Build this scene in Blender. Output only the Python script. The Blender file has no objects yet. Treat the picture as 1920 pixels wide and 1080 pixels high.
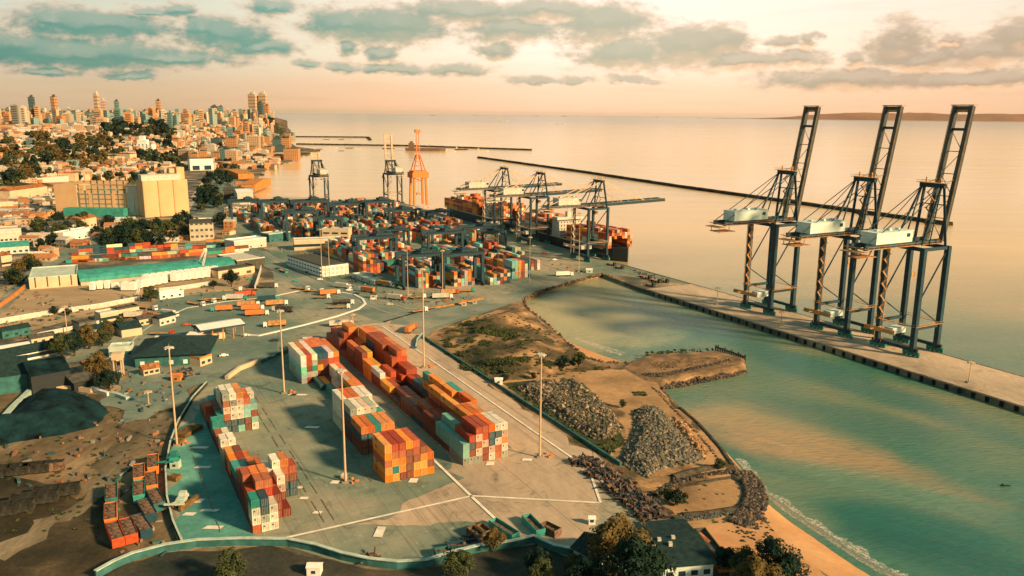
import bpy, bmesh, math, random
from mathutils.geometry import tessellate_polygon
from mathutils import Vector, Matrix, noise
random.seed(7)
C = bpy.context.scene.collection
sc = bpy.context.scene
# ------------------------------------------------------------------ camera
F = 1520.0; PITCH = math.atan(326.5/F); ROLL = math.radians(.45); CAMH = 120.0
R0 = Vector((1,0,0)); U0 = Vector((0,math.sin(PITCH),math.cos(PITCH))); FW = Vector((0,math.cos(PITCH),-math.sin(PITCH)))
RT = math.cos(ROLL)*R0+math.sin(ROLL)*U0; UP = -math.sin(ROLL)*R0+math.cos(ROLL)*U0
cam = bpy.data.cameras.new('camera'); co = bpy.data.objects.new('camera', cam); C.objects.link(co)
cam.sensor_width = 36; cam.lens = 36*F/1920; cam.clip_end = 400000; cam.clip_start = 1
M4 = Matrix((RT, UP, -FW)).transposed().to_4x4(); M4.translation = Vector((0,0,CAMH)); co.matrix_world = M4
sc.camera = co
def ray(x, y): return FW+RT*((x-960)/F)+UP*((540-y)/F)
def P(x, y, z=0.0):
    d = ray(x, y); t = (z-CAMH)/d.z
    return Vector((d.x*t, d.y*t, z))
def proj(p):
    v = Vector(p)-Vector((0,0,CAMH)); z = v.dot(FW)
    return 960+F*v.dot(RT)/z, 540-F*v.dot(UP)/z, z
_d = ray(135, 207); _n = math.hypot(_d.x, _d.y)
DU = Vector((_d.x/_n, _d.y/_n, 0)); DV = Vector((DU.y, -DU.x, 0))     # along the yard rows / across them
HU = math.atan2(DU.y, DU.x)
def W(u, v, z=0.0): p = DU*u+DV*v; return Vector((p.x, p.y, z))
# ------------------------------------------------------------------ light
SUN_AZ = math.radians(30)       # behind the right-hand side of the view
SUN_EL = math.radians(25)
sdir = Vector((math.cos(SUN_AZ)*math.cos(SUN_EL), -math.sin(SUN_AZ)*math.cos(SUN_EL), math.sin(SUN_EL)))
sl = bpy.data.lights.new('sun', 'SUN'); sl.energy = 5.0; sl.angle = math.radians(5); sl.color = (1, .66, .34)
so = bpy.data.objects.new('sun', sl); C.objects.link(so); so.rotation_euler = sdir.to_track_quat('Z', 'Y').to_euler(); so.location = (300, -100, 300)
sc.view_settings.view_transform = 'Standard'; sc.view_settings.look = 'None'; sc.view_settings.exposure = 0.72; sc.view_settings.gamma = 1
class NT:
    def __init__(s, tree): s.t = tree; s.L = tree.links.new
    def n(s, typ, ins=None, **kw):
        k = s.t.nodes.new(typ)
        for a, b in kw.items(): setattr(k, a, b)
        for a, b in (ins or {}).items():
            if hasattr(b, 'is_linked') or isinstance(b, bpy.types.NodeSocket): s.L(b, k.inputs[a])
            else: k.inputs[a].default_value = b
        return k
    def m(s, op, a, b=0.0, c=0.0, clamp=False):
        k = s.n('ShaderNodeMath', {0: a, 1: b, 2: c}, operation=op); k.use_clamp = clamp; return k.outputs[0]
    def mix(s, f, a, b, bt='MIX'):
        return s.n('ShaderNodeMix', {0: f, 6: a, 7: b}, data_type='RGBA', blend_type=bt).outputs[2]
    def ramp(s, f, stops, interp='LINEAR'):
        k = s.n('ShaderNodeValToRGB', {0: f}); e = k.color_ramp.elements; k.color_ramp.interpolation = interp
        while len(e) < len(stops): e.new(.5)
        for i, (p, c) in enumerate(stops): e[i].position = p; e[i].color = c if len(c) == 4 else (*c, 1)
        return k.outputs[0]
world = bpy.data.worlds.new('World'); sc.world = world; world.use_nodes = True
w = NT(world.node_tree); world.node_tree.nodes.clear()
out = w.n('ShaderNodeOutputWorld'); bg = w.n('ShaderNodeBackground'); w.L(bg.outputs[0], out.inputs[0]); bg.inputs[1].default_value = .1
sky = w.n('ShaderNodeTexSky', sky_type='NISHITA'); sky.sun_disc = False; sky.sun_elevation = SUN_EL; sky.sun_rotation = math.atan2(sdir.x, sdir.y); sky.dust_density = 3
tc = w.n('ShaderNodeTexCoord'); gen = tc.outputs['Generated']
sp = w.n('ShaderNodeSeparateXYZ', {0: gen}); X, Y, Z = sp.outputs
az = w.m('ARCTAN2', X, Y); el = w.m('ARCSINE', Z)
grad = w.ramp(w.m('MAXIMUM', Z, 0.0), [(0,(.80,.47,.29)),(.03,(.78,.51,.34)),(.065,(.78,.66,.52)),(.13,(.74,.67,.57)),(.22,(.44,.46,.38)),(.45,(.15,.27,.25)),(1,(.075,.18,.19))])
azf = w.ramp(w.m('MULTIPLY_ADD', az, .5, .5), [(0,(.45,.62,.64)),(.3,(.62,.68,.62)),(.42,(.86,.84,.76)),(.52,(1.02,1.0,1.0)),(.62,(1.04,1.0,.97)),(.8,(.8,.78,.72)),(1,(.4,.5,.5))])
base = w.mix(1.0, grad, azf, 'MULTIPLY')
def azel(px, py):
    d = ray(px, py).normalized(); return math.atan2(d.x, d.y), math.asin(d.z)
BL = [(185,46,150,24),(100,40,60,20),(420,65,95,30),(375,55,50,22),(485,88,80,17),(130,100,270,26),(30,85,90,24),(300,108,160,13),(510,15,55,14),(650,45,90,26),(740,48,120,30),(870,22,150,20),(960,55,110,24),(1130,42,110,34),(1020,20,130,17),
 (1170,100,110,28),(1290,88,110,34),(1350,78,60,28),(1390,112,90,14),(720,100,32,15),(650,86,26,16),(860,130,75,11),(740,128,80,9),(640,124,40,9),(1010,150,70,8),(1080,150,40,8),(1470,80,38,11),(1520,76,18,11),(1490,108,62,13),(1600,110,28,13),
 (1690,84,62,36),(1710,110,95,20),(1780,74,22,10),(1850,100,100,24),(1905,72,50,34),(1600,150,190,18),(1830,150,160,16),(930,92,42,15),(85,138,60,8),(245,140,60,7),(575,120,32,8),(335,18,30,14),(270,18,40,8),(1180,150,60,7),(1700,60,30,16)]
cv = w.n('ShaderNodeCombineXYZ', {0: az, 1: el}).outputs[0]
wob = w.n('ShaderNodeTexNoise', {'Vector': w.n('ShaderNodeVectorMath', {0: cv, 1: (26, 46, 1)}, operation='MULTIPLY').outputs[0], 'Scale': 1.0, 'Detail': 6.0, 'Roughness': .62})
wv = w.n('ShaderNodeVectorMath', {0: wob.outputs['Color'], 1: (.5, .5, .5)}, operation='SUBTRACT').outputs[0]
wv = w.n('ShaderNodeVectorMath', {0: wv, 1: (.05, .022, 0)}, operation='MULTIPLY').outputs[0]
cw = w.n('ShaderNodeVectorMath', {0: cv, 1: wv}, operation='ADD').outputs[0]
def field(vec):
    acc = None
    for (bx, by, rx, ry) in BL:
        a, e = azel(bx, by); s1 = 1555/(rx*1.08); s2 = 1555/(ry*1.38)
        k = w.n('ShaderNodeVectorMath', {0: vec, 1: (s1, s2, 1), 2: (-a*s1, -e*s2, 0)}, operation='MULTIPLY_ADD').outputs[0]
        k = w.m('SUBTRACT', 1.0, w.n('ShaderNodeVectorMath', {0: k}, operation='LENGTH').outputs[1])
        acc = k if acc is None else w.m('SMOOTH_MAX', acc, k, .25)
    return acc
acc = field(cw); accU = field(w.n('ShaderNodeVectorMath', {0: cw, 1: (0, .006, 0)}, operation='ADD').outputs[0])
fine = w.n('ShaderNodeTexNoise', {'Vector': w.n('ShaderNodeVectorMath', {0: cv, 1: (50, 90, 1)}, operation='MULTIPLY').outputs[0], 'Scale': 1.0, 'Detail': 9.0, 'Roughness': .62}).outputs[0]
fld = w.m('MULTIPLY_ADD', w.m('SUBTRACT', fine, .5), 1.25, acc)
cmask = w.n('ShaderNodeMapRange', {0: fld, 1: -.12, 2: .36}, interpolation_type='SMOOTHSTEP').outputs[0]
core = w.n('ShaderNodeMapRange', {0: fld, 1: .05, 2: .62}, interpolation_type='SMOOTHSTEP').outputs[0]
lit = w.n('ShaderNodeMapRange', {0: w.m('SUBTRACT', acc, accU), 1: -.1, 2: .5}, interpolation_type='SMOOTHSTEP').outputs[0]
glow = w.n('ShaderNodeMapRange', {0: w.m('SUBTRACT', accU, acc), 1: -.05, 2: .5}, interpolation_type='SMOOTHSTEP').outputs[0]
# thin far streaks near the horizon and a faint veil
st = w.n('ShaderNodeTexNoise', {'Vector': w.n('ShaderNodeVectorMath', {0: cv, 1: (9, 110, 1)}, operation='MULTIPLY').outputs[0], 'Scale': 1.0, 'Detail': 5.0}).outputs[0]
streak = w.m('MULTIPLY', w.n('ShaderNodeMapRange', {0: st, 1: .5, 2: .72}).outputs[0], .35)
azn = w.n('ShaderNodeMapRange', {0: az, 1: -.55, 2: .45}).outputs[0]
ccore = w.ramp(azn, [(0,(.008,.15,.12)),(.28,(.035,.19,.145)),(.5,(.22,.25,.175)),(.7,(.30,.30,.21)),(1,(.31,.23,.155))])
cedge = w.ramp(azn, [(0,(.42,.30,.21)),(.35,(.50,.36,.25)),(.6,(.62,.45,.31)),(1,(.62,.43,.29))])
ccol = w.mix(w.m('MULTIPLY', core, .95), cedge, ccore)
ccol = w.mix(w.m('MULTIPLY', lit, .35), ccol, (.66,.50,.37,1))
ccol = w.mix(w.m('MULTIPLY', w.m('MULTIPLY', glow, azn), .75), ccol, (.78,.45,.25,1))
base = w.mix(streak, base, w.mix(1.0, base, (.86,.83,.80,1), 'MULTIPLY'))
base = w.mix(w.m('MULTIPLY', cmask, .93), base, ccol)
big = w.n('ShaderNodeVectorMath', {0: base, 'Scale': 10.0}, operation='SCALE').outputs[0]
w.L(w.mix(.9, sky.outputs[0], big), bg.inputs[0])

# ------------------------------------------------------------------ materials
MATS = {}
def mat(name, col, rough=.75, var=.25, scale=.6, metal=0.0, bump=0.0, bscale=4.0, col2=None):
    if name in MATS: return MATS[name]
    m = bpy.data.materials.new(name); m.use_nodes = True; t = NT(m.node_tree); b = m.node_tree.nodes['Principled BSDF']
    g = t.n('ShaderNodeTexCoord').outputs['Object']
    nz = t.n('ShaderNodeTexNoise', {'Vector': g, 'Scale': scale, 'Detail': 5.0, 'Roughness': .65}).outputs[0]
    f = t.n('ShaderNodeMapRange', {0: nz, 1: .3, 2: .7}).outputs[0]
    c2 = col2 or tuple(max(0, c*(1-var*1.6)) for c in col)
    c1 = tuple(min(1, c*(1+var*.5)) for c in col)
    t.L(t.mix(f, (*c2, 1), (*c1, 1)), b.inputs['Base Color'])
    b.inputs['Roughness'].default_value = rough; b.inputs['Metallic'].default_value = metal; b.inputs['Specular IOR Level'].default_value = .12 if rough > .7 else .4
    if bump:
        n2 = t.n('ShaderNodeTexNoise', {'Vector': g, 'Scale': bscale, 'Detail': 4.0}).outputs[0]
        t.L(t.n('ShaderNodeBump', {'Height': n2, 'Strength': .6, 'Distance': bump}).outputs[0], b.inputs['Normal'])
    MATS[name] = m; return m
def ground_mat(name, stops, scale, rough=.9, fine=.25, bump=0.0, stretch=(1,1,1), rot=0.0, detail=7.0, contrast=(.3,.7), joints=0.0, stains=0.0, tracks=0.0):
    m = bpy.data.materials.new(name); m.use_nodes = True; t = NT(m.node_tree); b = m.node_tree.nodes['Principled BSDF']
    g = t.n('ShaderNodeTexCoord').outputs['Object']
    g2 = t.n('ShaderNodeMapping', {'Vector': g, 'Rotation': (0,0,rot), 'Scale': stretch}).outputs[0]
    n1 = t.n('ShaderNodeTexNoise', {'Vector': g2, 'Scale': scale, 'Detail': detail, 'Roughness': .6}).outputs[0]
    f = t.n('ShaderNodeMapRange', {0: n1, 1: contrast[0], 2: contrast[1]}).outputs[0]
    c = t.ramp(f, stops)
    n2 = t.n('ShaderNodeTexNoise', {'Vector': g2, 'Scale': scale*14, 'Detail': 5.0, 'Roughness': .7}).outputs[0]
    k = t.n('ShaderNodeMapRange', {0: n2, 1: .25, 2: .75, 3: 1-fine, 4: 1+fine}).outputs[0]
    c = t.n('ShaderNodeVectorMath', {0: c, 'Scale': k}, operation='SCALE').outputs[0]
    if stains:
        n3 = t.n('ShaderNodeTexNoise', {'Vector': g, 'Scale': .09, 'Detail': 6.0, 'Roughness': .7, 'Distortion': 1.2}).outputs[0]
        c = t.mix(t.m('MULTIPLY', t.n('ShaderNodeMapRange', {0: n3, 1: .56, 2: .70}).outputs[0], stains), c, (.05,.055,.045,1))
        n4 = t.n('ShaderNodeTexNoise', {'Vector': g, 'Scale': .5, 'Detail': 3.0}).outputs[0]
        c = t.mix(t.m('MULTIPLY', t.n('ShaderNodeMapRange', {0: n4, 1: .66, 2: .74}).outputs[0], stains*.8), c, (.55,.50,.38,1))
    if tracks:
        gr = t.n('ShaderNodeMapping', {'Vector': g, 'Rotation': (0,0,-HU)}).outputs[0]
        for sx, sc_, lo in (((.012,1,1),.55,.58),((.03,1,1),1.3,.62)):
            n5 = t.n('ShaderNodeTexNoise', {'Vector': t.n('ShaderNodeMapping', {'Vector': gr, 'Scale': sx}).outputs[0], 'Scale': sc_, 'Detail': 3.0, 'Distortion': .3}).outputs[0]
            c = t.mix(t.m('MULTIPLY', t.n('ShaderNodeMapRange', {0: n5, 1: lo, 2: lo+.1}).outputs[0], tracks), c, (.07,.075,.06,1))
    if joints:
        gr = t.n('ShaderNodeMapping', {'Vector': g, 'Rotation': (0,0,-HU)}).outputs[0]; s2 = t.n('ShaderNodeSeparateXYZ', {0: gr})
        for ax_ in (0, 1):
            q = t.m('ABSOLUTE', t.m('SUBTRACT', t.m('FRACT', t.m('DIVIDE', s2.outputs[ax_], 7.5)), .5))
            c = t.mix(t.m('MULTIPLY', t.m('GREATER_THAN', q, .487), joints), c, (.06,.06,.05,1))
    t.L(c, b.inputs['Base Color']); b.inputs['Roughness'].default_value = rough; b.inputs['Specular IOR Level'].default_value = .15
    if bump: t.L(t.n('ShaderNodeBump', {'Height': n2, 'Strength': .8, 'Distance': bump}).outputs[0], b.inputs['Normal'])
    MATS[name] = m; return m
def attr_mat(name, rough=.6, wave=False):
    m = bpy.data.materials.new(name); m.use_nodes = True; t = NT(m.node_tree); b = m.node_tree.nodes['Principled BSDF']
    a = t.n('ShaderNodeVertexColor', layer_name='Col').outputs[0]
    g = t.n('ShaderNodeTexCoord').outputs['Object']
    nz = t.n('ShaderNodeTexNoise', {'Vector': g, 'Scale': .5, 'Detail': 4.0}).outputs[0]
    k = t.n('ShaderNodeMapRange', {0: nz, 1: .3, 2: .7, 3: .75, 4: 1.15}).outputs[0]
    t.L(t.n('ShaderNodeVectorMath', {0: a, 'Scale': k}, operation='SCALE').outputs[0], b.inputs['Base Color'])
    b.inputs['Roughness'].default_value = rough; MATS[name] = m; return m
def window_mat(name, wall, glass, fw=3.2, fh=3.2):
    m = bpy.data.materials.new(name); m.use_nodes = True; t = NT(m.node_tree); b = m.node_tree.nodes['Principled BSDF']
    g = t.n('ShaderNodeTexCoord').outputs['Object']; s = t.n('ShaderNodeSeparateXYZ', {0: g})
    geo = t.n('ShaderNodeNewGeometry'); nn = t.n('ShaderNodeVectorTransform', {0: geo.outputs['Normal']}, vector_type='NORMAL', convert_from='WORLD', convert_to='OBJECT').outputs[0]
    ns = t.n('ShaderNodeSeparateXYZ', {0: nn}); ax = t.m('ABSOLUTE', ns.outputs[0]); side = t.m('GREATER_THAN', ax, .5)
    h = t.n('ShaderNodeMix', {0: side, 2: s.outputs[0], 3: s.outputs[1]}).outputs[0]
    a = t.m('LESS_THAN', t.m('ABSOLUTE', t.m('SUBTRACT', t.m('FRACT', t.m('DIVIDE', h, fw)), .5)), .27)
    c = t.m('LESS_THAN', t.m('ABSOLUTE', t.m('SUBTRACT', t.m('FRACT', t.m('DIVIDE', s.outputs[2], fh)), .5)), .24)
    up = t.m('LESS_THAN', t.m('ABSOLUTE', ns.outputs[2]), .5)
    f = t.m('MULTIPLY', t.m('MULTIPLY', a, c), up)
    nz = t.n('ShaderNodeTexNoise', {'Vector': g, 'Scale': .12, 'Detail': 4.0}).outputs[0]
    wc = t.mix(nz, (*[x*.8 for x in wall], 1), (*[min(1, x*1.15) for x in wall], 1))
    t.L(t.mix(f, wc, (*glass, 1)), b.inputs['Base Color']); b.inputs['Roughness'].default_value = .7
    MATS[name] = m; return m
# ------------------------------------------------------------------ mesh helper
class MB:
    def __init__(s): s.v = []; s.f = []; s.m = []; s.c = []
    def add(s, vs, fs, mi=0, col=None):
        o = len(s.v); s.v += [tuple(p) for p in vs]
        for f in fs: s.f.append(tuple(i+o for i in f)); s.m.append(mi); s.c.append(col)
        return s
    BF = [(0,3,2,1),(4,5,6,7),(0,1,5,4),(1,2,6,5),(2,3,7,6),(3,0,4,7)]
    def box(s, c, d, mi=0, rz=0.0, col=None, taper=1.0):
        a, b, h = d[0]/2, d[1]/2, d[2]/2; cr, sr = math.cos(rz), math.sin(rz); vs = []
        for z in (-h, h):
            k = taper if z > 0 else 1
            for x, y in ((-a,-b),(a,-b),(a,b),(-a,b)): vs.append((c[0]+(x*cr-y*sr)*k, c[1]+(x*sr+y*cr)*k, c[2]+z))
        return s.add(vs, MB.BF, mi, col)
    def bar(s, p, q, w_, h_=None, mi=0, col=None, w2=None):
        p, q = Vector(p), Vector(q); d = (q-p).normalized(); h_ = h_ or w_
        r = d.cross(Vector((0,0,1)));  r = Vector((1,0,0)) if r.length < .05 else r.normalized(); u = r.cross(d)
        k = (w2/w_) if w2 else 1
        vs = [p-r*w_/2-u*h_/2, p+r*w_/2-u*h_/2, p+r*w_/2+u*h_/2, p-r*w_/2+u*h_/2]
        vs += [q+(a-p)*k for a in vs]
        return s.add(vs, [(0,1,2,3),(7,6,5,4),(0,4,5,1),(1,5,6,2),(2,6,7,3),(3,7,4,0)], mi, col)
    def cyl(s, p, q, r1, r2=None, n=10, mi=0, col=None):
        p, q = Vector(p), Vector(q); r2 = r1 if r2 is None else r2; d = (q-p).normalized()
        a = d.orthogonal().normalized(); b = d.cross(a)
        vs = [p+(a*math.cos(i*2*math.pi/n)+b*math.sin(i*2*math.pi/n))*r1 for i in range(n)]+[q+(a*math.cos(i*2*math.pi/n)+b*math.sin(i*2*math.pi/n))*r2 for i in range(n)]
        fs = [(i, (i+1)%n, n+(i+1)%n, n+i) for i in range(n)]+[tuple(range(n))[::-1], tuple(range(n, 2*n))]
        return s.add(vs, fs, mi, col)
    def prism(s, pts, z0, z1, mi=0, col=None):
        n = len(pts); a = sum(pts[i][0]*pts[(i+1)%n][1]-pts[(i+1)%n][0]*pts[i][1] for i in range(n))
        if a < 0: pts = pts[::-1]
        vs = [(p[0], p[1], z0) for p in pts]+[(p[0], p[1], z1) for p in pts]
        return s.add(vs, [tuple(range(n))[::-1], tuple(range(n, 2*n))]+[(i, (i+1)%n, n+(i+1)%n, n+i) for i in range(n)], mi, col)
    def build(s, name, mats, parent=None, loc=(0,0,0), rz=0.0, smooth=False):
        me = bpy.data.meshes.new(name); me.from_pydata(s.v, [], s.f); me.update()
        for m in (mats if isinstance(mats, (list, tuple)) else [mats]): me.materials.append(MATS[m] if isinstance(m, str) else m)
        me.polygons.foreach_set('material_index', s.m)
        if any(c is not None for c in s.c):
            ca = me.color_attributes.new('Col', 'FLOAT_COLOR', 'CORNER'); buf = []
            for f, c in zip(s.f, s.c): buf += [*(c or (.5,.5,.5)), 1.0]*len(f)
            ca.data.foreach_set('color', buf)
        if smooth: me.polygons.foreach_set('use_smooth', [True]*len(me.polygons))
        o = bpy.data.objects.new(name, me); C.objects.link(o); o.location = loc; o.rotation_euler.z = rz
        if parent: o.parent = parent
        return o
def tag(o, label=None, cat=None, group=None, kind=None):
    for k, v in (('label', label), ('category', cat), ('group', group), ('kind', kind)):
        if v: o[k] = v
    return o
def empty(name, loc, rz=0.0, label=None, cat=None, group=None):
    o = bpy.data.objects.new(name, None); C.objects.link(o); o.location = loc; o.rotation_euler.z = rz; o.empty_display_size = 1
    return tag(o, label, cat, group)
def dup(root, loc, rz=0.0, scale=None, label=None, group=None):
    kids = [o for o in root.children]; r = root.copy(); C.objects.link(r); r.location = loc; r.rotation_euler = (0, 0, rz)
    if scale is not None: r.scale = scale if isinstance(scale, (tuple, list)) else (scale,)*3
    tag(r, label, None, group)
    for ch in kids:
        c = ch.copy(); C.objects.link(c); c.parent = r
        for g in list(ch.children): d = g.copy(); C.objects.link(d); d.parent = c
    return r
ORD = ['first','second','third','fourth','fifth','sixth','seventh','eighth','ninth','tenth','eleventh','twelfth','thirteenth','fourteenth','fifteenth','sixteenth','seventeenth','eighteenth','nineteenth','twentieth']
def ordw(i): return ORD[i] if i < 20 else (('twenty-','thirty-','forty-','fifty-','sixty-','seventy-','eighty-')[(i-19)//10]+ORD[i-19-((i-19)//10)*10-1] if (i+1)%10 else ('','','','thirtieth','fortieth','fiftieth','sixtieth','seventieth','eightieth')[(i+1)//10])
ZG = ['ground']
def inpoly(x, y, poly):
    r = False; n = len(poly)
    for i in range(n):
        x1, y1 = poly[i][:2]; x2, y2 = poly[(i+1)%n][:2]
        if (y1 > y) != (y2 > y) and x < (x2-x1)*(y-y1)/(y2-y1)+x1: r = not r
    return r
def tess(pts):
    r = []
    for t_ in tessellate_polygon([[Vector((p.x, p.y, 0)) for p in pts]]):
        a, b_, c = (pts[i] for i in t_); cr = (b_.x-a.x)*(c.y-a.y)-(b_.y-a.y)*(c.x-a.x)
        if abs(cr) > 1e-9: r.append(tuple(t_) if cr > 0 else tuple(t_)[::-1])
    return r
def sheet(name, pts, z, m, kind='structure', px=True, sub=False):
    q = [P(a, b) if px else Vector((a, b, 0)) for a, b in pts]
    me = bpy.data.meshes.new(name); me.from_pydata([(p.x, p.y, z) for p in q], [], tess(q)); me.update(); me.materials.append(MATS[m])
    o = bpy.data.objects.new(name, me); C.objects.link(o); o['kind'] = kind
    return o
def strip(name, pts, width, z, m, kind='structure', px=True, both=True):
    q = [P(a, b) if px else Vector((a, b, 0)) for a, b in pts]; vs = []; 
    for i, p in enumerate(q):
        d = (q[min(i+1, len(q)-1)]-q[max(i-1, 0)]); d.z = 0; d.normalize(); n = Vector((-d.y, d.x, 0))*width/2
        vs += [(p.x+n.x, p.y+n.y, z), (p.x-n.x, p.y-n.y, z)]
    fs = [(2*i, 2*i+1, 2*i+3, 2*i+2) for i in range(len(q)-1)]
    b = MB().add(vs, fs); o = b.build(name, m); o['kind'] = kind; return o
def wall(name, pts, h, t, mats, label, cat='wall', cope=None, px=True, z0=0.0):
    q = [P(a, b) if px else Vector((a, b, 0)) for a, b in pts]; root = empty(name, q[0], 0, label, cat)
    def run(w_, za, zb):
        b = MB(); vs = []
        for i, p in enumerate(q):
            d = (q[min(i+1, len(q)-1)]-q[max(i-1, 0)]); d.normalize(); n = Vector((-d.y, d.x, 0))*w_/2; r = p-q[0]
            vs += [(r.x+n.x, r.y+n.y, za), (r.x-n.x, r.y-n.y, za), (r.x-n.x, r.y-n.y, zb), (r.x+n.x, r.y+n.y, zb)]
        fs = []
        for i in range(len(q)-1):
            a, c = 4*i, 4*i+4
            fs += [(a, a+1, c+1, c)[::-1], (a+1, a+2, c+2, c+1)[::-1], (a+2, a+3, c+3, c+2)[::-1], (a+3, a, c, c+3)[::-1]]
        fs += [(0,1,2,3), (4*len(q)-1, 4*len(q)-2, 4*len(q)-3, 4*len(q)-4)]
        return b.add(vs, fs)
    run(t, z0, h).build('wall_face', mats[0], root)
    if cope: run(cope, h, h+.25).build('coping', mats[1], root)
    return root
# ------------------------------------------------------------------ material library
mat('steel_dark', (.005,.050,.072), .7, .3, .3, col2=(.010,.022,.028))
mat('steel_teal', (.02,.22,.17), .6, .3, .8)
mat('steel_black', (.02,.028,.03), .6, .2)
mat('rust_tan', (.60,.30,.10), .7, .4, .5)
mat('house_white', (.62,.74,.66), .6, .12, .25)
mat('cream', (.64,.49,.31), .7, .15, .1)
mat('boom_grey', (.045,.055,.05), .6, .3, .3)
mat('cable', (.22,.17,.10), .6, .1)
mat('rail_walk', (.55,.42,.26), .7, .2)
mat('crane_orange', (.72,.20,.03), .6, .2)
mat('glass', (.02,.05,.06), .15, .1)
mat('rubber', (.015,.016,.018), .9, .1)
mat('white', (.80,.78,.70), .6, .12)
mat('off_white', (.62,.58,.48), .75, .25)
mat('galv', (.60,.42,.26), .5, .15)
mat('concrete', (.34,.30,.23), .9, .35, .4)
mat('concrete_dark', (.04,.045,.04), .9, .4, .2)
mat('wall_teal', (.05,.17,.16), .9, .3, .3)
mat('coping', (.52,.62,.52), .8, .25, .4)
mat('asphalt', (.14,.16,.135), .9, .25, .05)
mat('paint_white', (.86,.80,.66), .8, .2, .25)
mat('paint_orange', (.36,.27,.17), .9, .5, .5)
mat('sand', (.62,.30,.115), .95, .2, .05)
mat('sand_wet', (.40,.20,.085), .6, .2, .05)
mat('foam', (.80,.72,.62), .7, .15, .8)
mat('rock', (.15,.12,.085), .95, .7, .35, bump=.2, bscale=2)
mat('rock_pale', (.26,.21,.15), .95, .7, .4)
mat('riprap', (.055,.045,.035), .95, .8, .4)
mat('foliage', (.07,.08,.028), .9, .7, .25, col2=(.018,.035,.018))
mat('foliage_dark', (.018,.040,.024), .9, .6, .2, col2=(.006,.018,.014))
mat('foliage_gold', (.15,.10,.032), .9, .6, .35, col2=(.03,.034,.014))
mat('bark', (.09,.06,.035), .9, .3)
mat('roof_slate', (.022,.05,.05), .8, .35, .6)
mat('roof_grey', (.10,.10,.08), .85, .4, .5)
mat('roof_teal', (.045,.32,.26), .7, .28, .25)
mat('roof_pale', (.52,.60,.50), .8, .2, .2)
mat('roof_tile', (.42,.17,.06), .9, .5, .5)
mat('brick_orange', (.60,.25,.07), .9, .35, .3)
mat('coal', (.008,.034,.040), .95, .6, .15, bump=.5, bscale=.8)
mat('tarp', (.45,.58,.48), .7, .2)
mat('timber', (.26,.15,.06), .9, .4)
mat('navy', (.015,.06,.09), .5, .2)
mat('red', (.52,.085,.02), .55, .25)
mat('orange', (.70,.22,.05), .55, .25)
mat('yellow', (.72,.36,.05), .55, .2)
mat('teal', (.05,.34,.28), .55, .25)
ground_mat('land', [(0,(.05,.065,.055)),(.4,(.12,.11,.08)),(.6,(.25,.18,.11)),(1,(.42,.33,.22))], .03, contrast=(.35,.68), fine=.5)
ground_mat('hillside', [(0,(.02,.035,.02)),(.45,(.06,.06,.03)),(.6,(.28,.15,.07)),(1,(.48,.30,.16))], .012, contrast=(.35,.68), fine=.6)
ground_mat("yard", [(0,(.095,.165,.13)),(.38,(.17,.225,.17)),(.6,(.28,.28,.205)),(1,(.46,.36,.25))], .012, fine=.16, contrast=(.3,.7), joints=.28, stains=.75, tracks=.4, detail=9)
ground_mat('yard_east', [(0,(.33,.27,.20)),(.5,(.50,.375,.26)),(1,(.62,.44,.285))], .02, fine=.14, stretch=(1,.35,1), rot=.5, joints=.22, stains=.6, tracks=.3)
ground_mat('yard_teal_shade', [(0,(.07,.21,.175)),(.5,(.11,.33,.27)),(.8,(.20,.42,.34)),(1,(.45,.54,.43))], .045, fine=.25, contrast=(.32,.72))  # teal shade beside the stacks, put into the base colour
ground_mat('lot', [(0,(.09,.15,.125)),(.5,(.16,.215,.175)),(1,(.30,.30,.225))], .02, fine=.15, stains=.5)
ground_mat('road', [(0,(.11,.16,.135)),(.5,(.20,.235,.19)),(1,(.36,.33,.235))], .03, fine=.15, stains=.3)
ground_mat('dirt', [(0,(.055,.045,.027)),(.4,(.13,.095,.053)),(.7,(.24,.17,.095)),(1,(.40,.28,.165))], .03, fine=.4, stretch=(1,.45,1), rot=-.7)
ground_mat('dark_soil', [(0,(.02,.02,.012)),(.5,(.052,.042,.024)),(.8,(.09,.067,.038)),(1,(.18,.12,.065))], .05, fine=.4)
ground_mat('tan_lot', [(0,(.20,.15,.09)),(.5,(.36,.26,.155)),(1,(.50,.36,.21))], .03, fine=.25, stretch=(.3,1,1), rot=.2)
ground_mat('scrub', [(0,(.045,.045,.022)),(.42,(.12,.085,.045)),(.62,(.26,.16,.08)),(1,(.52,.30,.14))], .045, fine=.45, contrast=(.34,.66))
ground_mat('orange_soil', [(0,(.17,.11,.06)),(.4,(.37,.225,.11)),(1,(.58,.35,.17))], .03, fine=.22)
ground_mat('beach', [(0,(.40,.21,.10)),(.5,(.53,.285,.13)),(1,(.64,.37,.18))], .03, fine=.12)
ground_mat('quay_deck', [(0,(.30,.245,.18)),(.5,(.46,.36,.255)),(1,(.62,.47,.33))], .04, fine=.18, stretch=(1,.3,1), rot=HU, joints=.2, stains=.4)
ground_mat('bushes', [(0,(.02,.035,.018)),(.6,(.05,.06,.025)),(1,(.13,.10,.04))], .2, fine=.5)
ground_mat('tree_road', [(0,(.05,.08,.07)),(.5,(.11,.14,.12)),(1,(.36,.36,.30))], .02, fine=.5)
ground_mat('street_dark', [(0,(.02,.03,.026)),(.5,(.05,.05,.038)),(1,(.11,.085,.055))], .05, fine=.35)
attr_mat('painted', .6); attr_mat('city', .8)

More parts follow.
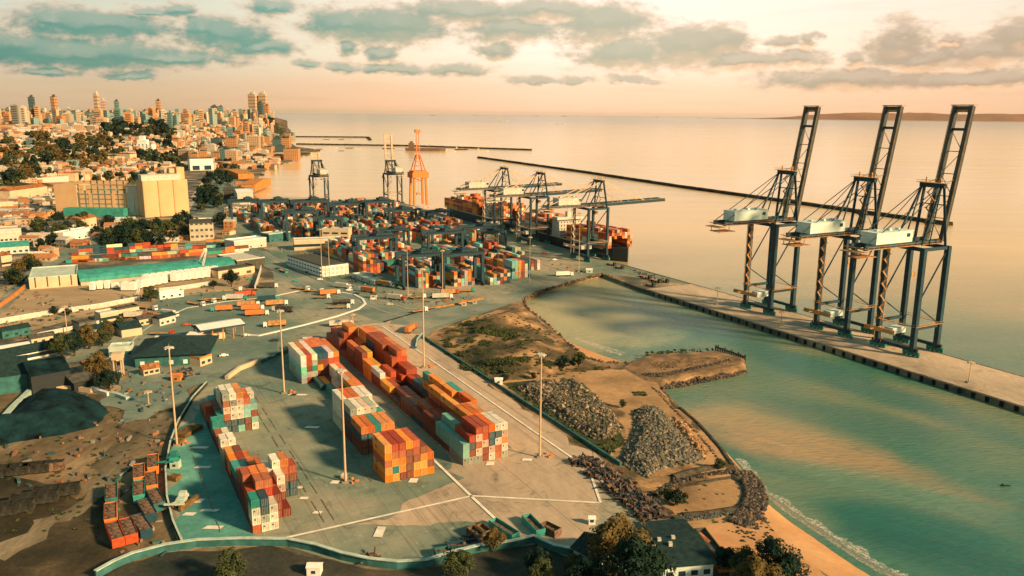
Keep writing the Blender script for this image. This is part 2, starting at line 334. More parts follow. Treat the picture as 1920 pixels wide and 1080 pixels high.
# ------------------------------------------------------------------ sea
wm = bpy.data.materials.new('sea_water'); wm.use_nodes = True; t = NT(wm.node_tree); b = wm.node_tree.nodes['Principled BSDF']; MATS['sea_water'] = wm
g = t.n('ShaderNodeTexCoord').outputs['Object']
gs = t.n('ShaderNodeSeparateXYZ', {0: g}); dist = t.n('ShaderNodeVectorMath', {0: g}, operation='LENGTH').outputs[1]
n1 = t.n('ShaderNodeTexNoise', {'Vector': t.n('ShaderNodeMapping', {'Vector': g, 'Rotation': (0,0,-HU+1.0), 'Scale': (.35,1,1)}).outputs[0], 'Scale': .011, 'Detail': 5.0, 'Distortion': .6}).outputs[0]
shallow = t.ramp(n1, [(.30,(.015,.13,.10)),(.42,(.06,.185,.125)),(.54,(.15,.22,.13)),(.70,(.32,.26,.14))])
pp = P(1560, 838, -2.5); pv = t.n('ShaderNodeVectorMath', {0: g, 1: (pp.x, pp.y, 0)}, operation='SUBTRACT').outputs[0]
pv = t.n('ShaderNodeMapping', {'Vector': pv, 'Rotation': (0,0,.62)}).outputs[0]; pv = t.n('ShaderNodeMapping', {'Vector': pv, 'Scale': (1/52,1/13,0)}).outputs[0]
nd = t.n('ShaderNodeTexNoise', {'Vector': g, 'Scale': .03, 'Detail': 4.0}).outputs[0]
pl = t.m('ADD', t.n('ShaderNodeVectorMath', {0: pv}, operation='LENGTH').outputs[1], t.m('MULTIPLY', nd, .9))
pf = t.n('ShaderNodeMapRange', {0: pl, 1: 1.9, 2: .75}, interpolation_type='SMOOTHSTEP').outputs[0]
pass
def patch(c, px, py, rx, ry, rot, colr, amt, lo=1.5, hi=.6):
    q = P(px, py, -2.5); v = t.n('ShaderNodeVectorMath', {0: g, 1: (q.x, q.y, 0)}, operation='SUBTRACT').outputs[0]
    v = t.n('ShaderNodeMapping', {'Vector': v, 'Rotation': (0,0,-rot)}).outputs[0]; v = t.n('ShaderNodeMapping', {'Vector': v, 'Scale': (1/rx,1/ry,0)}).outputs[0]
    l = t.m('ADD', t.n('ShaderNodeVectorMath', {0: v}, operation='LENGTH').outputs[1], t.m('MULTIPLY', t.m('SUBTRACT', nd, .5), 1.3))
    f = t.n('ShaderNodeMapRange', {0: l, 1: lo, 2: hi}, interpolation_type='SMOOTHSTEP').outputs[0]
    return t.mix(t.m('MULTIPLY', f, amt), c, (*colr, 1))
_a, _b = P(1450,800,-2.5), P(1720,885,-2.5); _r = math.atan2(_b.y-_a.y, _b.x-_a.x)
shallow = patch(shallow, 1530, 850, 56, 17, _r, (.58,.31,.14), .7, 1.5, .2)
shallow = patch(shallow, 1440, 800, 34, 22, _r, (.50,.34,.16), .5)
shallow = patch(shallow, 1690, 985, 24, 13, -.6, (.010,.13,.10), .95)
shallow = patch(shallow, 1850, 1068, 34, 9, -.6, (.012,.11,.09), .8); shallow = patch(shallow, 1760, 940, 40, 7, -.6, (.05,.20,.15), .6); shallow = patch(shallow, 1640, 905, 26, 10, -.6, (.14,.27,.17), .6)
shallow = patch(shallow, 1600, 790, 34, 16, -.6, (.04,.15,.12), .6)
_q = math.atan2(-DU.y, -DU.x); shallow = patch(shallow, 1520, 690, 95, 13, _q, (.03,.15,.13), .7); shallow = patch(shallow, 1330, 615, 40, 10, _q, (.05,.17,.14), .5)  # dark reflections of quay and cranes painted into the water colour
sk = t.n('ShaderNodeMapping', {'Vector': g, 'Rotation': (0,0,.62)}).outputs[0]
sk = t.n('ShaderNodeTexNoise', {'Vector': t.n('ShaderNodeMapping', {'Vector': sk, 'Scale': (.014,.13,1)}).outputs[0], 'Scale': 1.0, 'Detail': 8.0, 'Roughness': .68, 'Distortion': .5}).outputs[0]
shallow = t.mix(t.m('MULTIPLY', t.n('ShaderNodeMapRange', {0: sk, 1: .46, 2: .72}).outputs[0], .45), shallow, (.06,.17,.13,1))
shallow = patch(shallow, 1080, 600, 45, 60, 0, (.52,.45,.24), .75)
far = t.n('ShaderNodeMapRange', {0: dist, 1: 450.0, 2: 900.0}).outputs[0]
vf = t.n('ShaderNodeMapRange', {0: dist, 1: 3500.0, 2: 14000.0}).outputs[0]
t.L(t.mix(far, shallow, t.mix(vf, (.82,.55,.26,1), (.30,.24,.155,1))), b.inputs['Base Color'])  # warm sky reflection put into the far water's base colour, duller towards the horizon
w1 = t.n('ShaderNodeTexNoise', {'Vector': t.n('ShaderNodeMapping', {'Vector': g, 'Rotation': (0,0,.5), 'Scale': (.3,1,1)}).outputs[0], 'Scale': .7, 'Detail': 6.0, 'Roughness': .6}).outputs[0]
w2 = t.n('ShaderNodeTexNoise', {'Vector': t.n('ShaderNodeMapping', {'Vector': g, 'Scale': (.06,1,1)}).outputs[0], 'Scale': .02, 'Detail': 5.0}).outputs[0]
amp = t.n('ShaderNodeMapRange', {0: dist, 1: 200.0, 2: 1600.0, 3: .75, 4: .07}).outputs[0]
t.L(t.n('ShaderNodeBump', {'Height': w1, 'Strength': 1.0, 'Distance': amp}).outputs[0], b.inputs['Normal'])
rr = t.n('ShaderNodeMapRange', {0: w2, 1: .3, 2: .7, 3: .09, 4: .20}).outputs[0]
t.L(rr, b.inputs['Roughness']); b.inputs['IOR'].default_value = 1.33; b.inputs['Specular IOR Level'].default_value = .5
SEA = -2.5
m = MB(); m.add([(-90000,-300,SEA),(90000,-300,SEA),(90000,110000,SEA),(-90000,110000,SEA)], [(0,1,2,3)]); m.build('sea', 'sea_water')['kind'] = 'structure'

# ------------------------------------------------------------------ land
def px_of(p): x, y, _ = proj(p); return (x, y)
BEACH_IN = [(1730,1260),(1600,1110),(1500,1045),(1445,990),(1415,935),(1388,880),(1330,815),(1285,770),(1245,740),(1215,712)]
BEACH_OUT = [(1990,1290),(1745,1110),(1655,1072),(1600,1040),(1545,1002),(1490,968),(1440,930),(1412,893),(1385,860),(1345,815),(1303,775),(1268,748),(1236,720)]
BASIN = [(1182,682),(1130,680),(1100,672),(1060,640),(1020,603),(985,575),(980,560),(1008,546),(1060,531),(1105,518),(1128,513)]
CITY_SHORE = [(628,381),(560,378),(476,374),(478,345),(486,328),(500,316),(520,308),(548,303),(548,296),(575,291),(596,285),(588,279),(556,275),(545,268),(540,252),(546,245),(538,238),(530,229)]
land = [Vector((-520,40,0)), Vector((160,40,0))]+[P(*a) for a in BEACH_IN]+[P(*a) for a in BASIN]
land += [W(448,344), W(60,345), W(60,387.5), W(1070,387.5)]+[P(*a) for a in CITY_SHORE]+[P(300,220), P(-300,214), P(-320,300), P(-320,420)]
n = len(land); me = bpy.data.meshes.new('ground')
vs = [(p.x, p.y, 0) for p in land]+[(p.x, p.y, -6) for p in land]
fs = tess(land)
fs += [(i, (i+n), (i+1)%n+n, (i+1)%n) for i in range(n)]
me.from_pydata(vs, [], fs); me.update(); me.materials.append(MATS['land']); o = bpy.data.objects.new('ground', me); C.objects.link(o); o['kind'] = 'structure'
SHF = [0.0]
def wobble(pts, amp):
    q = [P(a, b) for a, b in pts]; r = []
    for i in range(len(q)):
        a, b = q[i], q[(i+1)%len(q)]; n = max(1, min(60, int((b-a).length/4)))
        for k in range(n):
            p = a.lerp(b, k/n); A_ = amp*(1+.0015*p.length); r.append((p.x+A_*noise.noise(p*.09+Vector((5,0,0)))*2+A_*.6*noise.noise(p*.35), p.y+A_*noise.noise(p*.09+Vector((0,9,0)))*2+A_*.6*noise.noise(p*.35+Vector((3,3,3)))))
    return r
WOB = {'dirt_yard':2.5,'dark_field':3,'dirt_track':2.2,'bare_lot':2,'scrub_land':.8,'soil_track':2.2,'bush_floor':1.5,'sandy_field':1.5,'beach_flat':.8,'upper_bank':1.5,'yard_front':2.5,'shade_tint_pavement':2.5,'east_yard':2.5,'side_street':1,'lower_street':1}
def sh(name, pts, m, px=True, z=None):
    SHF[0] += .012
    if name in WOB: return sheet(name, wobble(pts, WOB[name]), SHF[0], m, px=False)
    return sheet(name, pts, SHF[0] if z is None else z, m, px=px)
# beaches (sloping strips)
def beach(inn, outp, name, z0=.01, z1=-2.75, m_='beach'):
    N = 40
    def res(l):
        q = [P(a, b) for a, b in l]; L = [0]
        for i in range(1, len(q)): L.append(L[-1]+(q[i]-q[i-1]).length)
        r = []
        for k in range(N+1):
            s = L[-1]*k/N; i = max(j for j in range(len(L)) if L[j] <= s+1e-6); i = min(i, len(q)-2); r.append(q[i].lerp(q[i+1], (s-L[i])/max(1e-6, L[i+1]-L[i])))
        return r
    a, c = res(inn), res(outp); vs = []
    for i, (p, q) in enumerate(zip(a, c)):
        for k in range(5):
            r = p.lerp(q, k/4); vs.append((r.x, r.y, z0+(z1-z0)*(k/4)**1.3+(noise.noise(r*.1)*.15 if 0 < k < 4 else 0)))
    fs = [(5*i+k, 5*i+k+1, 5*i+k+6, 5*i+k+5) for i in range(N) for k in range(4)]
    b = MB().add(vs, fs); o = b.build(name, m_, smooth=True); o['kind'] = 'structure'; return c
beach(BEACH_IN, BEACH_OUT, 'beach')
beach([(1040,628),(1062,642),(1100,674),(1130,682),(1180,683)], [(1045,622),(1085,640),(1130,656),(1165,667),(1200,672)], 'small_beach')
# ground coverings
sh('dirt_yard', [(-300,1400),(-300,700),(0,735),(240,740),(385,700),(392,740),(330,800),(312,880),(322,960),(350,1030),(240,1060),(200,1300)], 'dirt')
sh('dark_field', [(-300,1400),(-200,900),(0,875),(130,935),(200,900),(205,1010),(230,1060),(190,1300)], 'dark_soil')
ground_mat('track_dirt', [(0,(.08,.065,.04)),(.5,(.17,.135,.085)),(1,(.32,.25,.16))], .06, fine=.4, stretch=(1,.3,1), rot=-.7)
sh('dirt_track', [(-20,1030),(60,985),(150,935),(175,880),(220,820),(290,780),(330,770),(335,785),(260,850),(225,905),(170,945),(90,1000),(0,1045)], 'track_dirt')
sh('bare_lot', [(-100,640),(-60,560),(60,520),(200,535),(290,520),(480,500),(490,520),(440,545),(400,560),(270,575),(180,590),(60,620),(-20,640)], 'tan_lot')
sh('parking_lot', [(250,600),(300,560),(400,548),(520,538),(600,540),(700,560),(700,640),(620,650),(560,700),(480,700),(400,720),(250,720),(210,650)], 'lot')
sh('port_yard', [(340,1040),(316,960),(312,890),(335,800),(372,735),(390,720),(520,660),(520,560),(505,470),(430,440),(425,400),(440,383),(628,386)]+[px_of(W(u,386.9)) for u in (1065,448)]+[(1146,515),(1128,514),(1105,519),(1060,532),(1008,547),(975,560),(950,572),(870,600),(810,620),(795,640),(820,665),(905,740),(1120,872),(1230,960),(1260,985),(1150,1010),(1060,1030),(1000,1018),(870,1040),(760,1066),(640,1056),(540,1025),(380,1026)], 'yard')
sh('access_road', [(500,470),(530,495),(600,530),(700,570),(790,590),(930,556),(1000,540),(985,560),(940,575),(880,592),(800,618),(700,600),(600,560),(520,520),(470,470)], 'road')
sh('east_yard', [px_of(W(u,v)) for u,v in ((200,100),(215,60),(230,100),(300,128),(440,128),(446,158),(330,157),(214,155),(185,130),(150,80),(170,70))], 'yard_east')
sh('shade_tint_pavement', [(345,1030),(318,950),(316,890),(338,810),(372,760),(395,800),(440,900),(475,1005),(430,1018)], 'yard_teal_shade')  # shade left of the container stacks, painted as a teal ground sheet
sh('scrub_land', [(812,622),(870,600),(945,578),(975,568),(1015,603),(1055,640),(1100,678),(1180,690),(1215,715),(1245,742),(1285,772),(1330,817),(1385,880),(1412,935),(1440,990),(1500,1045),(1440,1060),(1300,1010),(1235,950),(1135,868),(960,750),(880,695),(800,638)], 'scrub')
sh('soil_track', [(920,716),(1000,700),(1080,700),(1180,690),(1215,715),(1245,742),(1270,765),(1310,800),(1385,885),(1412,940),(1420,990),(1310,985),(1260,960),(1245,930),(1340,905),(1180,830),(1140,860),(1130,866),(1180,815),(1165,780),(1130,745),(1070,720),(940,722)], 'orange_soil')
sh('bush_floor', [(945,720),(985,712),(1080,712),(1165,800),(1172,835),(1130,860)], 'bushes')
sh('sandy_field', [(1225,930),(1380,885),(1425,960),(1440,1010),(1340,1010),(1265,975)], 'orange_soil')
sh('upper_bank', [(860,608),(900,588),(945,582),(960,590),(960,605),(900,615)], 'orange_soil')
sh('beach_flat', [(1412,925),(1440,990),(1500,1046),(1600,1112),(1520,1160),(1420,1080),(1340,1045),(1295,1000),(1330,984),(1395,978)], 'beach')
sh('quay_apron', [px_of(W(u,v)) for u,v in ((448,344.4),(448,386.6),(60,386.6),(60,344.4))], 'quay_deck')
sh('inner_street', [(-40,585),(0,560),(60,500),(150,450),(190,435),(200,445),(110,495),(50,545),(0,590),(-60,640)], 'road')
sh('avenue', [(335,410),(370,350),(400,318),(425,298),(445,298),(440,330),(425,370),(420,410)], 'tree_road')
sh('side_street', [(-60,680),(60,650),(200,625),(290,600),(300,612),(240,650),(140,680),(0,705),(-60,720)], 'lot')
sh('yard_front', [(200,760),(250,690),(380,690),(380,715),(330,760),(230,800)], 'lot')
sh('lower_street', [(150,1110),(230,1062),(310,1040),(450,1028),(540,1029),(640,1056),(745,1071),(800,1068),(900,1040),(1000,1022),(1090,1050),(1170,1090),(1170,1300),(150,1300)], 'street_dark')
# painted markings
Z1 = SHF[0]+.03; rnd0 = random.Random(2)
def line(name, pts, wd=.35, m_='paint_white', px=True): return strip(name, pts, wd, Z1, m_, px=px)
line('lane_line', [px_of(W(u,146.2)) for u in (432,380,320,270,225)], .8)
line('lane_line', [px_of(W(u,v)) for u,v in ((250,101.6),(217,101.6),(196,101.8))], 1.0)
line('lane_line', [(530,1011),(885,931)], .95); line('lane_line', [(885,931),(1125,944)], .9); line('lane_line', [(1110,898),(1126,944)], .8)
for v0, u0, u1 in ((55.5,222,345),(58.5,222,345),(76.8,242,300),(27,230,300),(131,245,300)):
    u_ = u0
    while u_ < u1: e_ = min(u1, u_+rnd0.uniform(4,16)); line('bay_line', [px_of(W(u_,v0)), px_of(W(e_,v0))], .28, 'paint_orange'); u_ = e_+rnd0.uniform(1,7)
line('bay_line', [px_of(W(228,55.5)), px_of(W(228,45))], .3, 'paint_orange')
strip('avenue_lane', [(338,412),(362,372),(386,338),(412,306),(430,290)], 9, Z1, 'quay_deck'); strip('avenue_lane', [(388,412),(404,372),(420,336),(436,302)], 10, Z1, 'lot'); strip('motorway', [(-20,420),(60,372),(105,352)], 12, Z1, 'lot'); strip('yard_road', [(425,436),(470,470),(510,500),(560,520)], 12, Z1, 'lot')
for (x, y, a, c_) in ((712,998,1.5,3),(585,802,3,1),(560,741,4,1),(548,741,2,1),(374,840,3.5,1),(380,877,3,1),(365,940,3,1.5),(400,990,3,1),(355,965,2,1),(560,915,1.5,.8),(570,935,1.5,.8),(595,962,1.5,.8),(775,902,1.6,1.6),(919,870,1.6,1.6),(988,863,2,1),(393,958,3,.8),(628,905,1.6,1.2)):
    p = P(x, y); sheet('paint_patch', [(p.x-a, p.y-c_), (p.x+a*.8, p.y-c_*1.1), (p.x+a, p.y+c_*.9), (p.x-a*.7, p.y+c_)], Z1, 'paint_white', px=False)
# foam along the beaches
def foam(pts, wd, name='foam', seed=0):
    N = 90; q = [P(a, b, SEA) for a, b in pts]; L = [0]
    for i in range(1, len(q)): L.append(L[-1]+(q[i]-q[i-1]).length)
    vs = []
    for k in range(N+1):
        s = L[-1]*k/N; i = min(max(j for j in range(len(L)) if L[j] <= s+1e-6), len(q)-2); p = q[i].lerp(q[i+1], (s-L[i])/(L[i+1]-L[i]))
        d = (q[i+1]-q[i]).normalized(); nn = Vector((-d.y, d.x, 0)); nn = nn if nn.x > 0 else -nn
        e = wd*(.35+.9*abs(noise.noise(Vector((s*.12, seed, 0))))+.6*abs(noise.noise(Vector((s*.5, seed, 3)))))
        a = -1.2+noise.noise(Vector((s*.2, seed, 7)))*.8
        vs += [(p.x+nn.x*a, p.y+nn.y*a, SEA+.06), (p.x+nn.x*e, p.y+nn.y*e, SEA+.06)]
    o = MB().add(vs, [(2*i, 2*i+1, 2*i+3, 2*i+2) for i in range(N)]).build(name, 'foam_mix'); o['kind'] = 'structure'
fm = bpy.data.materials.new('foam_mix'); fm.use_nodes = True; t = NT(fm.node_tree); b = fm.node_tree.nodes['Principled BSDF']; MATS['foam_mix'] = fm
nz = t.n('ShaderNodeTexNoise', {'Vector': t.n('ShaderNodeTexCoord').outputs['Object'], 'Scale': 1.1, 'Detail': 8.0, 'Roughness': .75}).outputs[0]
t.L(t.n('ShaderNodeMapRange', {0: nz, 1: .42, 2: .66, 4: .85}).outputs[0], b.inputs['Alpha']); b.inputs['Base Color'].default_value = (.85,.74,.62,1); b.inputs['Roughness'].default_value = .8
foam(BEACH_OUT[::-1][4:], 2.6); foam([(a+7, b-1) for a, b in BEACH_OUT[::-1][6:]], 4.2, seed=5); foam([(a+2, b) for a, b in BEACH_OUT[::-1][5:]], 2.0, seed=8); foam([(1075,633),(1130,654),(1165,666)], 2.5, seed=2)
foam([(1100,640),(1172,662)], 1.6, seed=9)

# ------------------------------------------------------------------ hill of the upper town
def interp(x, xs, ys):
    if x <= xs[0]: return ys[0]
    for i in range(1, len(xs)):
        if x <= xs[i]: k = (x-xs[i-1])/(xs[i]-xs[i-1]); return ys[i-1]+(ys[i]-ys[i-1])*k
    return ys[-1]
def sst(x): x = max(0, min(1, x)); return x*x*(3-2*x)
def hill(X_, Y_):
    if Y_ < 900: return 0
    hx = 960+1555*X_/Y_; d = math.hypot(X_, Y_)
    d0 = interp(hx, [-250,0,120,300,400,480,505], [1150,1300,1400,1800,2500,3600,4600])
    d1 = interp(hx, [-250,0,120,300,400,480,505], [1900,2000,2150,2600,3400,4900,6000])
    h = 62*sst((d-d0)/(d1-d0))*(1-sst((hx-500)/36))
    if h > .5: h += noise.noise(Vector((X_*.004, Y_*.004, 1)))*9*min(1, h/30)
    return max(h, 0)
xs = [-1400+i*22 for i in range(92)]; ds = [1100*(12500/1100)**(k/75) for k in range(76)]
vs = []; 
for dd in ds:
    for x in xs:
        a = math.atan((x-960)/1555); X_, Y_ = dd*math.sin(a), dd*math.cos(a); h = hill(X_, Y_); vs.append((X_, Y_, h if h > .3 else -4))
nx = len(xs)
MB().add(vs, [(j*nx+i, j*nx+i+1, (j+1)*nx+i+1, (j+1)*nx+i) for j in range(len(ds)-1) for i in range(nx-1)]).build('hill', 'hillside', smooth=True)['kind'] = 'structure'
def Phill(px, py, dguess=None):   # where the view ray meets the ground or the hill
    d = ray(px, py); n = math.hypot(d.x, d.y); lo = 900.0
    for i in range(400):
        s = 900*(14000/900)**(i/400); X_, Y_ = d.x/n*s, d.y/n*s; z = CAMH+d.z/n*s
        if z <= hill(X_, Y_): return Vector((X_, Y_, max(0, hill(X_, Y_))))
    return None
# far island across the bay
vs = []; N = 90; D_ = 34000
for i in range(N+1):
    x = 1335+(2400-1335)*i/N; a = math.atan((x-960)/1555); e = sst(i/22)
    h = 1555; hh = (70+190*e+60*noise.noise(Vector((i*.14, 3, 0)))+25*noise.noise(Vector((i*.6, 1, 0))))*e*(1 if i < N else .2)
    for k, (r, f) in enumerate(((0,0),(.08,.55),(.25,1),(.6,.9),(1,0))):
        dd = D_+3000*r; vs.append((dd*math.sin(a), dd*math.cos(a), -3+max(hh, 8)*f))
mat('island_green', (.34,.14,.05), .95, .3, .0006)
MB().add(vs, [(5*i+k, 5*(i+1)+k, 5*(i+1)+k+1, 5*i+k+1) for i in range(N) for k in range(4)]).build('far_island', 'island_green', smooth=True)['kind'] = 'structure'
def ztop(g, ytop):
    lo, hi = 0, 400
    for _ in range(40):
        m_ = (lo+hi)/2
        if proj((g.x, g.y, g.z+m_))[1] > ytop: lo = m_
        else: hi = m_
    return lo
# ------------------------------------------------------------------ containers
COLS = dict(a=(.80,.29,.035), o=(.68,.20,.035), r=(.44,.07,.016), m=(.20,.045,.02), n=(.012,.075,.10), t=(.03,.28,.23), w=(.74,.68,.54), g=(.36,.38,.30), c=(.22,.52,.44), p=(.66,.46,.33), d=(.10,.045,.03))
CNAME = dict(a='amber yellow', o='orange', r='red orange', m='maroon', n='navy blue', t='teal green', w='off-white', g='grey', c='pale cyan', p='pinkish cream', d='dark brown')
for k, c in COLS.items():
    m_ = mat('box_'+k, c, .55, .22, .35); t = NT(m_.node_tree); b = m_.node_tree.nodes['Principled BSDF']; src = b.inputs['Base Color'].links[0].from_socket
    oi = t.n('ShaderNodeObjectInfo').outputs['Random']; v_ = t.n('ShaderNodeMapRange', {0: oi, 3: .78, 4: 1.15}).outputs[0]
    r2_ = t.m('FRACT', t.m('MULTIPLY', oi, 17.0)); src = t.n('ShaderNodeHueSaturation', {'Hue': t.n('ShaderNodeMapRange', {0: r2_, 3: .488, 4: .512}).outputs[0], 'Saturation': t.n('ShaderNodeMapRange', {0: r2_, 3: 1.05, 4: .92}).outputs[0], 'Value': v_, 'Color': src}).outputs[0]
    g_ = t.n('ShaderNodeTexCoord').outputs['Object']; st_ = t.n('ShaderNodeTexNoise', {'Vector': t.n('ShaderNodeMapping', {'Vector': g_, 'Scale': (3,3,.25)}).outputs[0], 'Scale': 1.0, 'Detail': 4.0}).outputs[0]
    t.L(t.mix(t.m('MULTIPLY', t.n('ShaderNodeMapRange', {0: st_, 1: .58, 2: .78}).outputs[0], .35), src, (.10,.055,.03,1)), b.inputs['Base Color'])
mat('box_mark', (.03,.05,.05), .6, .1)
CMESH = {}
def cont_mesh(k, L):
    if (k, L) in CMESH: return CMESH[(k, L)]
    b = MB(); Wd, H = 2.4, 2.6
    b.box((0,0,H/2), (L-.12, Wd-.12, H-.12))
    for y in (-1,1):
        for x in (-1,1): b.box((x*(L/2-.09), y*(Wd/2-.09), H/2), (.18,.18,H))
        b.box((0, y*(Wd/2-.05), H-.07), (L-.36,.10,.14)); b.box((0, y*(Wd/2-.05), .09), (L-.36,.10,.18))
        n = int(L/.62)
        for i in range(n): b.box((-L/2+.5+i*(L-1)/(n-1), y*(Wd/2-.045), H/2), (.26,.05,H-.36))
    for x in (-1,1):
        b.box((x*(L/2-.05), 0, H-.07), (.10,Wd-.36,.14)); b.box((x*(L/2-.05), 0, .09), (.10,Wd-.36,.18))
    n = int(L/1.2)
    for i in range(n): b.box((-L/2+.6+i*(L-1.2)/(n-1), 0, H-.05), (.5,Wd-.3,.06))
    for y in (-.72,-.26,.26,.72): b.cyl((-L/2+.0,y,.2), (-L/2+.0,y,H-.2), .035, n=5, mi=1)
    if k in 'aot' and L > 10: 
        for s in (-1,1): b.box((L*.28, s*(Wd/2-.02), 1.75), (.9,.05,.7), 1); b.box((L*.28-1.2, s*(Wd/2-.02), 1.75), (.5,.05,.7), 1)
    if k in 'wpg':
        b.box((-L/2-.01,.45,1.7), (.03,.5,.4), 1)
    o = b.build('shipping_container', ['box_'+k, 'box_mark' if k in 'aotwpg' else 'galv']); me = o.data; bpy.data.objects.remove(o); CMESH[(k, L)] = me; return me
STUFF = MB()
def stuff_box(p, L, k, rz=HU, h=2.6):
    c = tuple(x*random.uniform(.75,1.15) for x in COLS[k]); STUFF.box((p.x, p.y, p.z+h/2), (L, 2.42, h-.03), rz=rz, col=c)
    e = Vector((math.cos(rz), math.sin(rz), 0))*(L/2+.01); q = p-e
    STUFF.box((q.x, q.y, q.z+h/2), (.03, 2.1, h-.4), rz=rz, col=tuple(x*.8 for x in c))
PAL = 'aoooorrrmmmnnttwwwgcp'
rnd = random.Random(11)
def fill(h, pal=PAL): return ''.join(rnd.choice(pal) for _ in range(h))
# rows: slot -> seven columns (left to right), each a string of colours bottom to top; digits = random of that height
ROW3 = {0:['gcc','gmnr','gprpr','mmprra'[:5],'wpnno','rrwnw','gwopw'],1:['mcc', 'mrcc', 'mrrr', 'mroma', 'mrooo', 'mrroo', 'mrop'],
 2:['mmm', 'mmr', 'mrr', 'mrrra', 'mrro', 'nrro', 'mmroo'],3:['nm', 'nmr', 'mmr', 'mrrra', 'mr', 'mrraa', 'mrmrt'],
 4:['mm', 'mr', 'mr', '', 'mrna', 'mraaa', 'mrat'],5:['d', 'nm', 'mr', '', 'mmn', 'mra', 'mmct'],
 6:['ma', 'mr', 'm', '', '', 'nr', 'nm'],7:['mmw', 'ma', 'mmr', 'm', 'mr', 'mnr', 'nmr'],8:['aaa', 'mma', '', 'mm', 'mrrr', 'mmrrr', 'mmrro'],
 9:['mmmm', 'mmma', '', '', 'mrrrr', 'mmrrr', 'mmrro'],10:['mmmo', 'mmr', 'm', '', 'mmnnr', 'mmnnr', 'mmnnr'],
 11:['m', 'n', '', 'mro', 'mmraa', 'nnrro', 'mnrro'],12:['mmm', 'mmrr', 'mrrro', 'mmrro', 'm', '', ''],13:['rr','mmr','mmo','mr','m','','']}
ROW2 = {0:['aaraa','atarr','maarr','mmmma','aamrr','aaam','amo'],2:['mmno', 'mmno', 'mmnt', 'mmro', 'mmro', 'nt', 'n'],
 3:['mnmng', 'mmmnw', 'mnmnp', 'mmmng', 'mm', 'nmt', 'm'],4:['wwwww','mmroo','mmmro','mmrpw','mmrnw','rrw','ww'],
 5:['','','g','mp','mgp','mwo','ww'],6:['','','','n','g','ggo','gpo'],7:['','','','t','wp','wpp','wwo'],8:['','','n','a','d','mww','mmo'],
 9:['gccww','mgmrr','cgtgw','mmamn','mmmmn','mmmrw','nmpro'],10:['ggcww','mgmro','mgtgw','mmamo','mmrmo','mmroo','mmroo'],
 11:['','','mmo','mmop','mmoo','mmwo','mwoo'],12:['','','','m','mw','mww','mwp']}
ROW1 = {0:['rwwt','wgnn','www','','','',''],1:['mmmr','mmmrr','mmmrr','mmm','m','',''],2:['mmmmr','mmmro','mmmro','mmr','mmpw','',''],
 3:['nmmr','nnc','mwp','mrww','mmrpw','nnmro','nnmr'],4:['nnt','nnn','mrr','mww','mw','nnr','n'],5:['mmt','mnn','mro','mr','','',''],
 6:['maa','mmr','oo','or','','',''],7:['mma','mmm','mo','','','',''],8:['gp','w','','','','',''],9:['gpw','gcw','','','','',''],10:['mr','ww','','','','',''],
 11:['mr','gw','','','','',''],12:['mtt','nt','','','','',''],13:['mm','mmt','nnrprg','nnwwgw','cnwwpo','mmccr','wcmc'],14:['mr','mmm','mprwww','ngwwgw','cnwwpo','mmcco','wcmtw'],
 15:['mrr','mmm','mmwww','mmwwt','mmwo','mro','mpw'],16:['mr','mct','mctt','mmwt','mmor','mmwo','mtw'],17:['m','tc','mc','rr','moo','mww','mtt'],18:['','','','r','mo','mw','mt']}
ROWS = [('left', ROW1, 225, 35.2, 6.3, 6.06, 7), ('middle', ROW2, 239.2, 80.4, 12.55, 12.19, 7), ('right', ROW3, 240, 109, 12.55, 12.19, 7)]
SLOTS = []
for rn, R, u0, v0, du, L, ncol in ROWS:
    hs = {}
    for k, cols in R.items():
        for j, c in enumerate(cols):
            c = c if not c[:1].isdigit() else fill(int(c[0]), 'mrrn')+c[1:]
            c = ''.join({'0':''}.get(ch, ch) for ch in c); hs[(k, j)] = c
    for (k, j), c in hs.items():
        for z, ch in enumerate(c):
            top = z == len(c)-1; near = len(hs.get((k-1, j), '')) <= z; left = len(hs.get((k, j-1), '')) <= z
            right = len(hs.get((k, j+1), '')) <= z; back = len(hs.get((k+1, j), '')) <= z
            if top or near or left or right or back:
                p = W(u0+k*du+L/2, v0+1.25+j*2.5, z*2.62+.03)
                SLOTS.append((rn, k, j, z, ch, L, p, top or near or left, len(c)))
vis = sorted([s for s in SLOTS if s[7]], key=lambda s: s[6].length)
chosen = set(id(s) for s in vis[:290])
TIER = ['ground', 'second', 'third', 'fourth', 'fifth', 'sixth']
for s in SLOTS:
    rn, k, j, z, ch, L, p, v, hh = s; rz = HU+random.uniform(-.006,.006); p = p+Vector((random.uniform(-.06,.06), random.uniform(-.06,.06), 0))
    if id(s) in chosen:
        o = bpy.data.objects.new('shipping_container', cont_mesh(ch, L)); C.objects.link(o); o.location = p; o.rotation_euler.z = rz
        tier = 'top' if z == hh-1 and z else TIER[z]
        tag(o, f"{CNAME[ch]} container, {tier} tier, column {ordw(j)} from left, bay {ordw(k)} from near end, {rn} row", 'container', 'shipping containers stacked in the near yard')
    else: stuff_box(p, L, ch, rz)
# loose orange containers laid across the far end of the middle row
for (x, y, k, rz) in ((561,655,'o',.35),(585,650,'r',HU)):
    o = bpy.data.objects.new('shipping_container', cont_mesh(k, 12.19)); C.objects.link(o); o.location = P(x, y, .03); o.rotation_euler.z = rz
    tag(o, ('orange container lying crosswise beyond the far end of the middle row' if k == 'o' else 'red container beside the crosswise orange one at the middle row end'), 'container', 'shipping containers stacked in the near yard')

